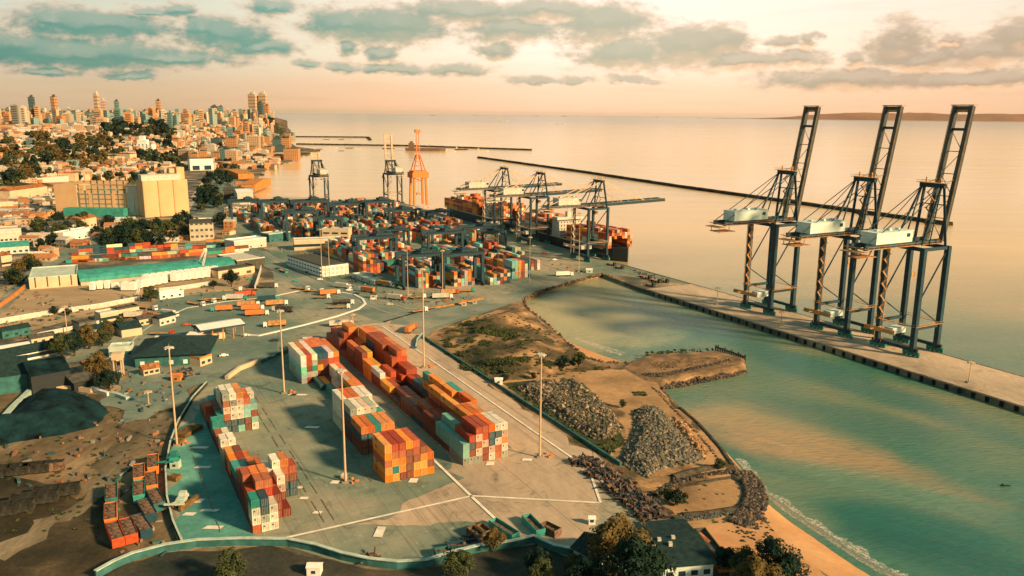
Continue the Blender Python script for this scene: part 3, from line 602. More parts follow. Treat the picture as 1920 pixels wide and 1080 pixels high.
# far yard: lanes of containers
rnd = random.Random(5)
PAL2 = 'aaooorrrrmmmmnnnnttwwwggccppd'
def lane(v0, ua, ub, ncol=6, hmax=5, gap=.08, dens=.9, L=12.19):
    u = ua
    while u < ub:
        sh_ = rnd.choice((L, L, L, 6.06)); base_h = rnd.choice((3,3,4,4,hmax)); 
        if rnd.random() > dens: u += sh_+.5; continue
        for j in range(ncol):
            h = max(0, min(hmax, base_h+rnd.choice((-1,-1,0,0,0,1))))
            main = rnd.choice(PAL2)
            for z in range(h):
                if z < h-2 and 0 < j < ncol-1 and u > ua+13: continue
                stuff_box(W(u+sh_/2, v0+j*2.75, z*2.62), sh_, main if rnd.random() < .6 else rnd.choice(PAL2), HU+rnd.uniform(-.008,.008))
        u += sh_+.5
for v0, ua, ub in ((185,585,700),(204,520,690),(229,515,700),(254,508,640),(279,522,625),(300,545,650)): lane(v0, ua, ub, hmax=5, dens=.97)
for v0, ua, ub in ((186,790,1030),(210,760,1035),(234,735,1035),(258,715,1030),(282,700,1025),(306,690,1020),(330,700,990)): lane(v0, ua, ub, hmax=5, dens=.95)
for v0, ua, ub in ((160,830,1000),): lane(v0, ua, ub, ncol=4, hmax=3, dens=.8)
# block behind the teal roofed shed
for (x0, y0, x1, y1, n, h) in ((150,478,440,462,22,3),(140,492,300,484,14,2),(300,484,470,470,10,2)):
    for i in range(n):
        x = x0+(x1-x0)*i/n; y = y0+(y1-y0)*i/n; p = P(x, y); 
        for z in range(max(1, h-rnd.choice((0,0,1,2)))):
            q = P(x1, y1)-P(x0, y0); stuff_box(Vector((p.x, p.y, z*2.62)), 12.19, rnd.choice('aoorrmmnntwwcg'), math.atan2(q.y, q.x))

# ------------------------------------------------------------------ ships
def ship(ua, ub, va, vb, deck, hullm, label, bow, house_u, seed, sup):
    root = empty('container_ship', W((ua+ub)/2, (va+vb)/2, SEA), HU, label, 'ship', 'container ships moored at the wharf'); L = (ub-ua)/2; B = (vb-va)/2
    b = MB(); N = 16; vs = []
    for i in range(N+1):
        k = i/N; x = -L+2*L*k; kk = k if bow > 0 else 1-k
        wd = B*min(1, (1-max(0, (kk-.82)/.18)**2)*(.8+.2*min(1, kk/.06))); wd = max(wd, .4); sheer = 2.5*max(0, (kk-.85)/.15)
        for y, z in ((-wd*.7,-2.5),(-wd,2),(-wd,deck+sheer),(wd,deck+sheer),(wd,2),(wd*.7,-2.5)): vs.append((x, -y, z))
    fs = []
    for i in range(N):
        for k in range(6): a = 6*i+k; c = 6*i+(k+1)%6; fs.append((a, c, c+6, a+6))
    fs += [tuple(range(6)), tuple(range(6*N, 6*N+6))[::-1]]
    b.add(vs, fs); b.build('hull', hullm, root)
    b = MB()
    for s in (-1,1): b.box((0, s*(B-.2), deck+.5), (2*L*.8, .2, 1.0))
    b.build('rail', 'rail_walk', root)
    hu = house_u-(ua+ub)/2; b = MB()
    for i in range(5): b.box((hu, 0, deck+1.6+i*3.0), (15-.7*i, 2*B*(.92 if i < 5 else .75), 2.7)); b.box((hu, 0, deck+3.05+i*3.0), (16-.7*i, 2*B*(.95 if i < 5 else .8), .25))
    b.box((hu, 0, deck+17.5), (9, 2*B*1.0, 2.6)); b.box((hu-1, 0, deck+21), (4, 5, 5)); b.bar((hu,0,deck+19), (hu,0,deck+30), .6)
    hs = b.build('superstructure', sup, root)
    b = MB()
    for i in range(5):
        for j in range(8): b.box((hu-(15-.7*i)/2-.02, -B*.75+j*B*1.5/7, deck+1.9+i*3.0), (.06, 1.2, 1.1))
    w_ = b.build('window_row', 'glass', hs)
    b = MB(); b.box((hu+14*(1 if bow < 0 else -1), 0, deck+10), (7, 9, 18), taper=.85); b.build('funnel', 'orange', root)
    r2 = random.Random(seed); x = -L*.86
    while x < L*.82:
        if abs(x+6-hu) > 16 and abs(x+6-hu-14*(1 if bow < 0 else -1)) > 9:
            n = int(2*B/2.7); bh = r2.choice((4,5,5,6))
            for j in range(n):
                h = max(1, bh+r2.choice((-1,0,0,1)))
                for z in range(h):
                    if z < h-2 and 1 < j < n-2: continue
                    p = root.location+Vector((DU.x*(x+6), DU.y*(x+6), 0))+DV*(-B+1.6+j*2.7)
                    stuff_box(Vector((p.x, p.y, SEA+deck+1.2+z*2.6)), 12.19, r2.choice('aaooooorrrrmmpw'))
        x += 13.2
    return root
ship(553, 722, 391, 420, 9.5, 'steel_black', 'black hulled container ship loaded with orange containers, nearest the quay corner', -1, 650, 3, 'off_white')
ship(742, 930, 391, 420, 10.5, 'steel_dark', 'dark blue hulled container ship moored behind the farther wharf cranes', 1, 800, 9, 'off_white')
STUFF_DONE = STUFF.build('container_stacks', 'painted'); tag(STUFF_DONE, None, None, None, 'stuff')

# ------------------------------------------------------------------ ship to shore cranes
def sts(loc, rz, label, group, hp=56, G=19, S=21, apex=86, up=True, blen=69, back=36, girder='steel_dark', legs='steel_dark', name='gantry_crane', walk='rust_tan', housem='house_white', tilt=80, sw=2.3, boomm='boom_grey'):
    # local axes: x towards the water, y along the quay (away), origin under the near landside leg
    root = empty(name, loc, rz, label, 'crane', group)
    for (x, y) in ((0,0),(G,0),(0,S),(G,S)):
        b = MB(); b.bar((x, y, 2.2), (x, y, hp), sw, sw*1.1); b.build('leg', legs, root)
    b = MB()
    for x in (0, G):
        m_ = MB(); m_.bar((x, -3, 3.6), (x, S+3, 3.6), 1.2, 1.6); m_.build('sill_beam', legs, root); b.bar((x, 0, hp-.8), (x, S, hp-.8), 1.4, 1.8)
    for y in (0, S): m_ = MB(); m_.bar((0, y, 14.5), (G, y, 14.5), 1.1, 1.5); m_.build('portal_beam', legs, root); b.bar((0, y, hp-.8), (G, y, hp-.8), 1.3, 1.6)
    b.build('top_frame', legs, root)
    b = MB()
    for y in (0, S):
        b.bar((.6, y, hp*.5), (G-.6, y, hp-2), .55); b.bar((.6, y, hp*.5-2), (G-.6, y, 15.5), .5)
    b.build('brace', legs, root)
    for x in (0, G):
        for y0 in (-4.5, S-5.5):
            b = MB()
            b.box((x, y0+5, 2.2), (1.3, 9.5, 1.0))
            for k in range(4):
                b.box((x, y0+1.2+k*2.5, 1.2), (1.1, 2.0, 1.0)); b.cyl((x-.35,y0+.7+k*2.5,.45), (x+.35,y0+.7+k*2.5,.45), .42, n=8); b.cyl((x-.35,y0+1.7+k*2.5,.45), (x+.35,y0+1.7+k*2.5,.45), .42, n=8)
            b.build('bogie', 'steel_teal', root)
    ym = S/2; gw = 4.2
    b = MB()
    for s in (-1, 1): b.bar((-back, ym+s*gw, hp+1.6), (G+3, ym+s*gw, hp+1.6), 1.3, 2.4)
    for x in range(int(-back), int(G), 9): b.bar((x, ym-gw, hp+1.2), (x, ym+gw, hp+1.2), .6, .8)
    b.build('main_girder', girder, root)
    b = MB()
    for s in (-1, 1):
        y = ym+s*(gw+1.6); b.box(((-back+G)/2, y, hp+.9), (back+G, 1.3, .18))
        for x in range(int(-back), int(G)+1, 4): b.bar((x, y+s*.6, hp+1), (x, y+s*.6, hp+2.2), .12)
        b.bar((-back, y+s*.6, hp+2.2), (G, y+s*.6, hp+2.2), .12)
    b.box((-back-2, ym, hp-.4), (5, 13, .4)); b.box((-back-2, ym, hp+1.6), (.3, 13, .3)); b.box((-back+3, ym, hp-3.2), (12, 9, .3)); b.box((-back+4.5, ym-4, hp-1.6), (.3, .3, 3)); b.box((-back-2, ym+4, hp-1.6), (.3, .3, 3))
    b.build('walkway', walk, root)
    b = MB(); hl_ = .74 if up else .6; b.box((-back*.42, ym, hp+5.6), (back*hl_, 9.5, 5.6)); b.box((-back*.42, ym, hp+8.5), (back*hl_+.6, 10, .3)); [b.box((-back*.42+back*hl_*q_, ym, hp+9.1), (1.6, 2.2, 1.0)) for q_ in (-.3,.05,.3)]; h = b.build('machinery_house', housem, root)
    b = MB(); b.box((-back*.14, ym-4.8, hp+6.4), (2.4, .2, 1.8)); b.build('window', 'glass', h)
    # A frame
    ax = G-1.5; b = MB(); aw = 5.4
    for s in (-1, 1):
        b.bar((G, ym+s*S*.42, hp), (ax, ym+s*aw, apex), 1.1); b.bar((2.0, ym+s*S*.36, hp+1), (ax-2, ym+s*aw, apex-.5), .8); b.bar((G*.45, ym+s*S*.34, hp+1), (ax-2, ym+s*aw, apex-.5), .5)
    b.bar((ax-1, ym-aw-1.5, apex), (ax-1, ym+aw+1.5, apex), 2.4, 2.2)
    for k in (.35,.68): b.bar((G+(ax-G)*k, ym-S*.42+(S*.42-aw)*k, hp+(apex-hp)*k), (G+(ax-G)*k, ym+S*.42-(S*.42-aw)*k, hp+(apex-hp)*k), .5)
    b.build('a_frame', legs, root)
    b = MB()
    b.box((ax-1, ym, apex+1.3), (4.5, aw*2+6, .2)); b.bar((ax-3, ym-aw-3, apex+2.4), (ax-3, ym+aw+3, apex+2.4), .15); b.bar((ax+1, ym-aw-3, apex+2.4), (ax+1, ym+aw+3, apex+2.4), .15)
    for s in (-1, 1): b.bar((ax-1, ym+s*4, apex+1.2), (ax-1, ym+s*4, apex+4), .6)
    # stair tower in zigzag on the sea-side of the frame
    y = ym+3; n = int((apex-hp)/4)
    for k in range(n):
        z = hp+2+k*4; b.bar((G+.8, y+(-2 if k%2 else 2), z), (G+.8, y+(2 if k%2 else -2), z+4), .7, .35); b.box((G+.9, y+(2 if k%2 else -2), z+4), (1.6,1.6,.2))
    b.build('top_platform', walk, root)
    b = MB()
    for s in (-1, 1):
        b.bar((ax-2, ym+s*(aw-.5), apex), (-back+1, ym+s*gw, hp+3), .34 if up else .5); b.bar((ax-2, ym+s*(aw-.5), apex), (-back*.55, ym+s*gw, hp+3), .3)
    b.build('backstay', 'steel_dark' if up else 'galv', root)
    # boom
    hx = G+3.0; hz = hp+1.6; a = math.radians(tilt if up else 1.5); dx, dz = math.cos(a), math.sin(a)
    def B_(t, y, off=0): return (hx+dx*t-dz*off, y, hz+dz*t+dx*off)
    b = MB(); bw = 4.4
    for s in (-1, 1): b.bar(B_(0, ym+s*bw), B_(blen, ym+s*bw), 1.9, 2.6)
    b.bar(B_(blen-.8, ym-bw), B_(blen-.8, ym+bw), 1.6, 1.8)
    n = 6
    for k in range(1, n): b.bar(B_(k*blen/n, ym-bw), B_(k*blen/n, ym+bw), .35, .4)
    b.bar(B_(blen*.83, ym-bw-1), B_(blen*.83, ym+bw+1), 1.1, 1.4)
    bo = b.build('boom', boomm if up else girder, root)
    b = MB()
    for k in range(n-1): b.bar(B_(k*blen/n, ym+(bw if k%2 else -bw)), B_((k+1)*blen/n, ym+(-bw if k%2 else bw)), .28)
    b.build('lattice', 'cable', bo)
    b = MB(); b.box(B_(blen+.6, ym), (3.4, 12.5, .5)); b.bar(B_(blen-2.2, ym-bw), B_(blen-2.2, ym+bw), .5, 1.6)
    for s in (-1, 1): b.bar(B_(0, ym+s*(bw+1.3), 1.2), B_(blen, ym+s*(bw+1.3), 1.2), .35, .12)
    b.build('boom_walkway', walk, bo)
    if up:
        b = MB()
        for s in (-1, 1): b.bar((ax, ym+s*aw, apex+.5), B_(blen*.46, ym+s*bw, 1.2), .22); b.bar(B_(blen*.46, ym+s*bw, 1.2), B_(blen*.8, ym+s*bw, 1.2), .22)
        b.build('forestay', 'cable', root)
    else:
        b = MB()
        for s in (-1, 1):
            b.bar((ax, ym+s*aw, apex), B_(blen*.68, ym+s*bw), .6); b.bar((ax, ym+s*aw, apex), B_(blen*.28, ym+s*bw), .34); b.bar((ax, ym+s*aw, apex), B_(blen*.22, ym+s*bw), .3)
        b.build('forestay', 'galv', root)
        b = MB()
        for k in range(6): b.bar(B_(6+k*8, ym-bw, 1), B_(6+k*8, ym-bw, 4), .25)
        b.build('light_post', 'galv', root)
    # lower walkways, stair tower on the far landside leg, electrical room, operator cab
    b = MB()
    for x in (-1.3, G+1.3): b.box((x, S/2, 15.8), (1.4, S+4, .2)); b.bar((x-.6, -2, 17), (x-.6, S+2, 17), .12)
    b.box((G/2, -1.4, 15.8), (G+4, 1.3, .2)); b.bar((-1, -2, 17), (G+1, -2, 17), .12)
    b.bar((-1.2, S*.5, 10), (-9, S+2, 12), .5, 2.2); b.box((-5, S-2, 11.4), (9, .7, .6))
    b.build('lower_walkway', walk, root)
    b = MB(); n = int((hp-15)/3.2)
    for k in range(n):
        z = 15.5+k*3.2; b.bar((-1.8, S-2+(-1.5 if k%2 else 1.5), z), (-1.8, S-2+(1.5 if k%2 else -1.5), z+3.2), .9, .3); b.box((-1.8, S-2+(1.5 if k%2 else -1.5), z+3.2), (1.8,1.4,.2))
    for (x, y) in ((-2.6,S-4),(-2.6,S+.2)): b.bar((x, y, 4), (x, y, hp), .22)
    b.build('stair_tower', walk, root)
    b = MB(); b.box((G*.5, S-3, 9.0), (G*.55, 5, 3.2)); b.build('electrical_room', 'house_white' if up else 'off_white', root)
    b = MB(); b.box((G+2, S+.3, 36), (3.6, 4.4, .3)); b.box((G+2.4, S-.2, 37.6), (2.0, 2.2, 2.6)); b.bar((G+3.6, S-1.6, 36), (G+3.6, S-1.6, 39), .2); b.build('operator_cab', walk, root)
    return root
RZ = math.atan2(DV.y, DV.x)
for u, lb in ((354,'leftmost'),(297,'middle'),(256,'rightmost')):
    sts(W(u, 368.6), RZ, f'{lb} of the three tall gantry cranes with raised booms on the long quay', 'gantry cranes with raised booms on the long quay')
WX = {}
def wharf_u(x):
    lo, hi = 400, 1060
    for _ in range(40):
        m_ = (lo+hi)/2
        if proj(W(m_, 387))[0] > x: lo = m_
        else: hi = m_
    return lo
for x, lb in ((1137,'nearest'),(1027,'middle'),(958,'farthest')):
    u = wharf_u(x); print('wharf crane u', x, u)
    sts(W(u, 368.0), RZ, f'{lb} of the three gantry cranes with lowered booms beside the container ships', 'gantry cranes with lowered booms at the wharf', hp=44.5, G=19, S=22, apex=65.5, up=False, blen=61, back=35, girder='steel_dark', walk='galv', housem='off_white', sw=1.7)
RZB = math.atan2(DU.y, DU.x)
def px_on(x, u):   # point on line of constant u seen at column x
    lo, hi = -600, 500
    for _ in range(40):
        m_ = (lo+hi)/2
        if proj(W(u, m_))[0] < x: lo = m_
        else: hi = m_
    return W(u, lo)
for (x, lb, hp, ap, bl, c1) in ((617,'white topped quay crane with a short raised frame at the far wharf',42,60,26,'off_white'),(754,'white topped quay crane with a tall raised boom at the far wharf',42,58,48,'off_white')):
    sts(px_on(x, 1020), RZB, lb, None, hp=hp, G=17, S=19, apex=ap, up=True, blen=bl, back=22, walk='galv', housem='off_white', tilt=86, legs='steel_dark' , sw=1.5, boomm='galv', name='quay_crane')
# orange harbour crane
def harbour_crane(loc, rz):
    root = empty('harbour_crane', loc, rz, 'tall orange portal crane with tapering tower at the far wharf', 'crane')
    for x in (-9,9):
        for y in (-7,7): b = MB(); b.bar((x,y,0), (x*.9,y*.9,38), 2.6, 2.6); b.build('leg', 'crane_orange', root)
    b = MB(); b.box((0,0,40), (23,19,7)); b.box((0,0,44.5), (19,16,2)); b.bar((-9,-7,30), (9,-7,38), .8); b.bar((9,7,30), (-9,7,38), .8); b.build('machine_deck', 'crane_orange', root)
    b = MB()
    for x in (-8,8):
        for y in (-6,6): b.bar((x,y,45), (x*.28,y*.3,66), 1.2, 1.2)
    for z in (52,58,64): k = 1-(z-45)/21*.72; b.bar((-8*k,-6*k,z), (8*k,-6*k,z), .6); b.bar((-8*k,6*k,z), (8*k,6*k,z), .6); b.bar((-8*k,-6*k,z), (8*k,-6*k,z-6), .4)
    b.build('tower', 'crane_orange', root)
    b = MB()
    for x in (-1.8,1.8): b.bar((x,0,60), (x,0,96), .9, .9)
    for k in range(9): b.bar((-1.8,0,60+k*4), (1.8,0,64+k*4), .35)
    b.box((0,0,97), (7,4,4)); b.build('jib', 'crane_orange', root)
    b = MB(); b.bar((0,0,38), (0,0,16), .35); b.box((0,0,15), (5,3,3)); b.build('hook_block', 'rust_tan', root)
harbour_crane(px_on(785, 1015), RZ)

# ------------------------------------------------------------------ yard gantries (rubber tyred)
def rtg(xl, xr, yt, yb, label, span=24, H=22.5, w_=11):
    g = P(xl, yb); sw_ = (xr-xl)*proj(g)[2]/F/span/.93; sh_ = ztop(g, yt)/H; sc_3 = (sw_, min(sw_, 1.15), sh_)
    if RTGP: return dup(RTGP[0], g, RZ, sc_3, label=label)
    root = empty('yard_gantry', g, RZ, label, 'crane', 'yard gantry cranes over the container stacks'); RTGP.append(root); root.scale = sc_3
    for x in (0, span):
        for y in (0, w_): b = MB(); b.bar((x,y,1.8), (x,y,H-1), 1.7, 1.8); b.build('leg', 'steel_dark', root)
        b = MB(); b.bar((x,-2,2.2), (x,w_+2,2.2), 1.2, 1.5); b.bar((x,0,H-4), (x,w_,H-4), .7, .9); sb = b.build('sill_beam', 'steel_dark', root)
        for y in (-1.5, .8, w_-.8, w_+1.5): b = MB(); b.cyl((x-.4,y,.8), (x+.4,y,.8), .8, n=10); b.build('wheel', 'rubber', sb)
    b = MB()
    for y in (0, w_): b.bar((-1.2,y,H-.2), (span+1.2,y,H-.2), 1.6, 2.3)
    b.build('top_beam', 'steel_dark', root)
    b = MB()
    for y in (-1, w_+1): b.box((span/2,y,H+.9), (span+3,.8,.12)); b.bar((-1,y,H+2), (span+1,y,H+2), .12)
    b.build('walkway', 'steel_dark', root)
    b = MB(); b.box((span*.62,w_/2,H+1.5), (6,w_-1.5,2.4)); b.box((span*.62,w_/2,H+3), (3,3,1.4)); tr = b.build('trolley', 'steel_dark', root)
    b = MB(); b.box((span*.62+2.8,2.5,H-2.6), (2.2,2.2,2.4)); b.build('cab', 'off_white', tr)
    b = MB(); b.bar((span*.62,w_/2,H), (span*.62,w_/2,H-8), .3); b.box((span*.62,w_/2,H-8.3), (2.4,12,.6)); b.build('spreader', 'yellow', root)
    b = MB(); b.box((-1.6,w_/2,4.2), (1.6,5,2.4)); b.build('power_unit', 'steel_teal', root)
    return root
RTGP = []
RL = [(436,485,378,424),(493,542,378,424),(554,613,378,424),(628,680,383,430),(688,737,379,428),(731,780,395,436),(539,593,398,452),(715,766,432,466),(673,742,447,503),(804,868,438,486),(872,945,428,470),(831,907,479,542),(757,826,481,543),(800,850,398,428),(905,950,436,474),(600,640,410,452)]
for i, (x, x2, y, yb) in enumerate(sorted(RL)):
    rtg(x, x2, y, yb, f'dark blue wheeled yard gantry, {ordw(i)} from the left over the container stacks')

# ------------------------------------------------------------------ light masts
def mast(x, y, ytop, label, thin=False, grp='tall light masts in the container yard'):
    g = P(x, y); lo, hi = 1, 80
    for _ in range(30):
        m_ = (lo+hi)/2
        if proj((g.x, g.y, m_))[1] > ytop: lo = m_
        else: hi = m_
    H = lo; root = empty('light_mast', g, 0, label, 'light mast', grp)
    r = .42 if not thin else .28
    MB().cyl((0,0,.5), (0,0,H), r, r*.5, 10).build('pole', 'galv', root)
    b = MB(); b.box((0,0,.35), (2.0,2.0,.7)); b.build('base', 'concrete', root)
    b = MB(); b.cyl((0,0,H), (0,0,H+.3), 1.4, 1.4, 12)
    for k in range(6): a = k*math.pi/3; b.box((1.5*math.cos(a),1.5*math.sin(a),H-.1), (.6,.5,.45), rz=a)
    b.cyl((0,0,H+.3), (0,0,H+1.5), .06, .03, 5); b.build('lamp_ring', 'off_white' if not thin else 'galv', root)
    return root, H
for (x, y, yt, lb) in ((332,836,652,'light mast at the left edge of the yard beside the planked pallets'),(533,738,583,'light mast between the left and middle container rows'),(648,905,695,'light mast in front of the orange container block'),
   (795,690,505,'light mast beyond the right container row next to the diagonal road'),(1012,858,665,'light mast at the right of the yard before the rubble heap')): mast(x, y, yt, lb)
for (x, y, yt, lb) in ((993,530,445,'slim mast at the corner of the far container stacks'),(1085,510,400,'slim mast beside the quay corner under the wharf crane'),(830,556,470,'slim mast left of the paved junction by the far stacks'),(765,556,462,'slim mast at the near left corner of the far stacks'),(604,520,430,'slim mast in front of the white office shed'),(618,520,440,'slim mast right of its twin before the white shed'),(729,392,352,'small mast on the far wharf by the tall white crane'),(803,390,362,'small mast right of the orange harbour crane'),(126,624,575,'dark thin pole among the left sheds'),(662,618,590,'dark short pole beside the white lorry'),(279,760,735,'short street lamp on the dirt yard'),(1816,718,680,'thin lamp post on the right end of the quay'),(1464,612,585,'thin lamp post on the quay near the leftmost raised crane'),(1344,572,540,'thin lamp post on the quay left of the raised cranes')):
    mast(x, y, yt, lb, True, 'slim lamp posts')
# boxes and guard blocks round the mast feet
for (x, y) in ((340,832),(541,736),(655,903),(803,688),(1022,855)):
    g = P(x, y); b = MB()
    for k in range(5): a = k*1.3; b.box((2.6*math.cos(a), 1.6*math.sin(a), .35), (1.3,.5,.7), rz=a)
    o = b.build('barrier_blocks', 'orange', None, g); lbm = {340:'at the left edge mast',541:'between the left and middle rows',655:'before the orange block',803:'beyond the right row',1022:'by the rubble heap'}[x]
    tag(o, f'orange barrier blocks round the mast foot {lbm}', 'barrier', 'barrier blocks at mast feet')
# ------------------------------------------------------------------ breakwaters, groyne, walls
def ribbon(name, pts, w_, z0, z1, m_, label, cat, seed=0, jit=.0, z=SEA):
    q = [P(a, b, z) for a, b in pts]; dense = []
    for i in range(len(q)-1):
        n = max(2, int((q[i+1]-q[i]).length/12)); dense += [q[i].lerp(q[i+1], k/n) for k in range(n)]
    dense.append(q[-1]); b = MB(); vs = []; r = random.Random(seed)
    for i, p in enumerate(dense):
        d = dense[min(i+1, len(dense)-1)]-dense[max(i-1, 0)]; d.normalize(); n = Vector((-d.y, d.x, 0)); j = [r.uniform(-jit, jit) for _ in range(4)]
        for s, zz, jj in ((1.5, z0, 0), (1, z1, j[0]), (-1, z1, j[1]), (-1.5, z0, 0)): vs.append((p.x+n.x*(w_/2*s+jj), p.y+n.y*(w_/2*s+jj), zz+(j[2]*.3 if zz == z1 else 0)))
    fs = [(4*i+k, 4*i+4+k, 4*i+5+k, 4*i+1+k) for i in range(len(dense)-1) for k in range(3)]+[(0,1,2,3), tuple(4*len(dense)-k for k in (1,2,3,4))]
    o = b.add(vs, fs).build(name, m_); return tag(o, label, cat)
mat('breakwater_rock', (.07,.055,.035), .95, .6, .05)
ribbon('breakwater', [(897,296),(1090,323),(1280,352),(1500,383),(1782,423)], 7, -5, 1.6, 'breakwater_rock', 'long dark breakwater running diagonally behind the raised cranes', 'breakwater', 1, .8)
ribbon('breakwater', [(556,271),(760,274),(996,282)], 9, -5, 2.5, 'breakwater_rock', 'thin breakwater in mid distance behind the orange harbour crane', 'breakwater', 2, 1.2)
ribbon('breakwater', [(545,257),(690,258),(694,263)], 12, -5, 3, 'breakwater_rock', 'farthest short breakwater with hooked end by the city headland', 'breakwater', 3, 1.2)
gro = [(1165,690),(1185,678),(1205,671),(1222,664),(1240,666),(1262,662),(1285,664),(1300,661),(1318,663),(1342,657),(1396,672),(1398,686),(1372,694),(1352,695),(1330,701),(1305,703),(1285,709),(1262,711),(1240,717),(1212,716)]
mm = MB(); gp = [P(*a) for a in gro]; cc = sum(gp, Vector())/len(gp); n = len(gp)
vs = [(p.x+(p.x-cc.x)*.03, p.y+(p.y-cc.y)*.12, -4) for p in gp]+[(p.x, p.y, .03) for p in gp]+[(p.x*.93+cc.x*.07+random.uniform(-.8,.8), p.y*.9+cc.y*.1+random.uniform(-.8,.8), .7+random.uniform(-.2,.35)) for p in gp]
mm.add(vs, [(i, (i+1)%n, n+(i+1)%n, n+i) for i in range(n)]+[(n+i, n+(i+1)%n, 2*n+(i+1)%n, 2*n+i) for i in range(n)]+[tuple(2*n+i for i in t_) for t_ in tess([Vector(v) for v in vs[2*n:]])])
ground_mat('groyne_top', [(0,(.08,.06,.035)),(.5,(.20,.13,.07)),(1,(.40,.24,.12))], .12, fine=.4)
mm.build('groyne', 'groyne_top')['kind'] = 'structure'
b = MB()
for i in range(14): p = P(1342+i*4.2, 655+i*1.5).lerp(P(1342+i*4.2, 655+i*1.5), 0); b.bar((p.x, p.y, -3), (p.x, p.y, 2.2+.5*math.sin(i*2)), .7)
for i in range(13): p = P(1342+i*4.2, 655+i*1.5); q = P(1346+i*4.2, 656.5+i*1.5); b.bar((p.x, p.y, 1.4), (q.x, q.y, 1.4), .5)
tag(b.build('timber_fender', 'concrete_dark'), 'row of dark old piles at the tip of the stone groyne', 'pier')
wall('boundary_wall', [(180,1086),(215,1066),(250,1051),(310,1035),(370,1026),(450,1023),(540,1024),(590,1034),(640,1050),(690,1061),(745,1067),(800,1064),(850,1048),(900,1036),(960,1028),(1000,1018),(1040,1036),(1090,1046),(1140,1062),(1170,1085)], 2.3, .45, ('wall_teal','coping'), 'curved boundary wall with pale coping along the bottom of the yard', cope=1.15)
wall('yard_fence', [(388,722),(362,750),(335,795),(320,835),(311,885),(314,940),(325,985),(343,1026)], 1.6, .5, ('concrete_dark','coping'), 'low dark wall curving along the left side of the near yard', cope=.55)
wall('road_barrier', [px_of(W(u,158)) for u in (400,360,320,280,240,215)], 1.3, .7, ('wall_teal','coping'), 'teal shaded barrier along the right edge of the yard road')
wall('white_wall', [(-30,612),(60,596),(110,588),(190,577),(262,563)], 2.6, .9, ('off_white','white'), 'long white wall crossing the left side below the bare lot', cope=1.6)
wall('white_wall', [(70,632),(130,620),(186,608)], 2.0, .5, ('off_white','white'), 'short pale wall below the long white one at left', cope=1.0)
wall('white_wall', [(288,549),(330,545),(400,534)], 2.6, .5, ('off_white','white'), 'white wall right of the round tree by the parking lot', cope=.8)
wall('orange_wall', [(-20,592),(20,563),(48,541)], 2.6, .8, ('brick_orange','orange'), 'bright orange wall at the far left beside the street', cope=1.2)
wall('fence_wall', [(478,545),(486,520),(490,505)], 3, .4, ('off_white','white'), 'white fence panels standing left of the access road', cope=.5)
wall('kerb_wall', [(462,628),(485,630),(520,622),(570,610),(630,594),(672,580),(685,570),(680,561),(664,553),(640,549)], .5, 1.6, ('white','white'), 'curved white kerb sweeping round the lorry park')
wall('kerb_line', [(235,655),(262,625),(300,600),(350,578),(420,566),(480,560)], .35, .5, ('off_white','white'), 'pale kerb curving along the upper left side of the lorry park')
wall('kerb_line', [(540,520),(600,548),(660,562),(720,585),(760,596)], .35, .5, ('off_white','white'), 'pale kerb between the access road and the lorry park')
wall('kerb_line', [(505,478),(560,508),(650,545),(760,578),(800,582)], .35, .5, ('off_white','off_white'), 'kerb along the left flank of the far container stacks')
wall('low_wall', [(500,560),(530,552),(560,546)], .5, 1.0, ('off_white','white'), 'short pale kerb left of the parked trailers')
wall('yard_gate_wall', [(425,712),(450,694),(487,680)], 1.8, 1.6, ('cream','cream'), 'low cream rubble wall above the left container row', cope=1.4)
wall('panel_fence', [(490,682),(520,668),(545,660)], 1.8, .2, ('wall_teal','coping'), 'line of teal fence panels near the second light mast')
wall('kerb_island', [(720,604),(770,590),(815,578)], .5, 1.0, ('concrete_dark','concrete_dark'), 'dark kerb island at the road junction above the yard')
wall('sand_kerb', [(800,580),(860,570),(905,560)], .8, 1.4, ('brick_orange','orange'), 'orange kerb bank before the far container stacks')
wall('side_kerb', [(780,655),(783,640),(792,630)], 1.6, .5, ('wall_teal','coping'), 'curved teal parapet by the far light mast', cope=.7)
wall('quay_parapet', [px_of(W(u,345.2)) for u in (446,60)], .5, .6, ('concrete','coping'), 'low parapet with pale blocks along the inner quay edge')
wall('quay_kerb', [px_of(W(u,386.4)) for u in (540,60)], .45, .5, ('concrete','concrete'), 'low kerb along the seaward edge of the quay')
b = MB()
for k in range(60): p = W(60+k*6.4, 344.2, -1.6); b.box((p.x, p.y, p.z), (1.4, .8, 3.0), rz=HU)
tag(b.build('quay_fender', 'rubber'), 'row of dark rubber fenders on the inner quay face', 'fender', None, 'stuff')
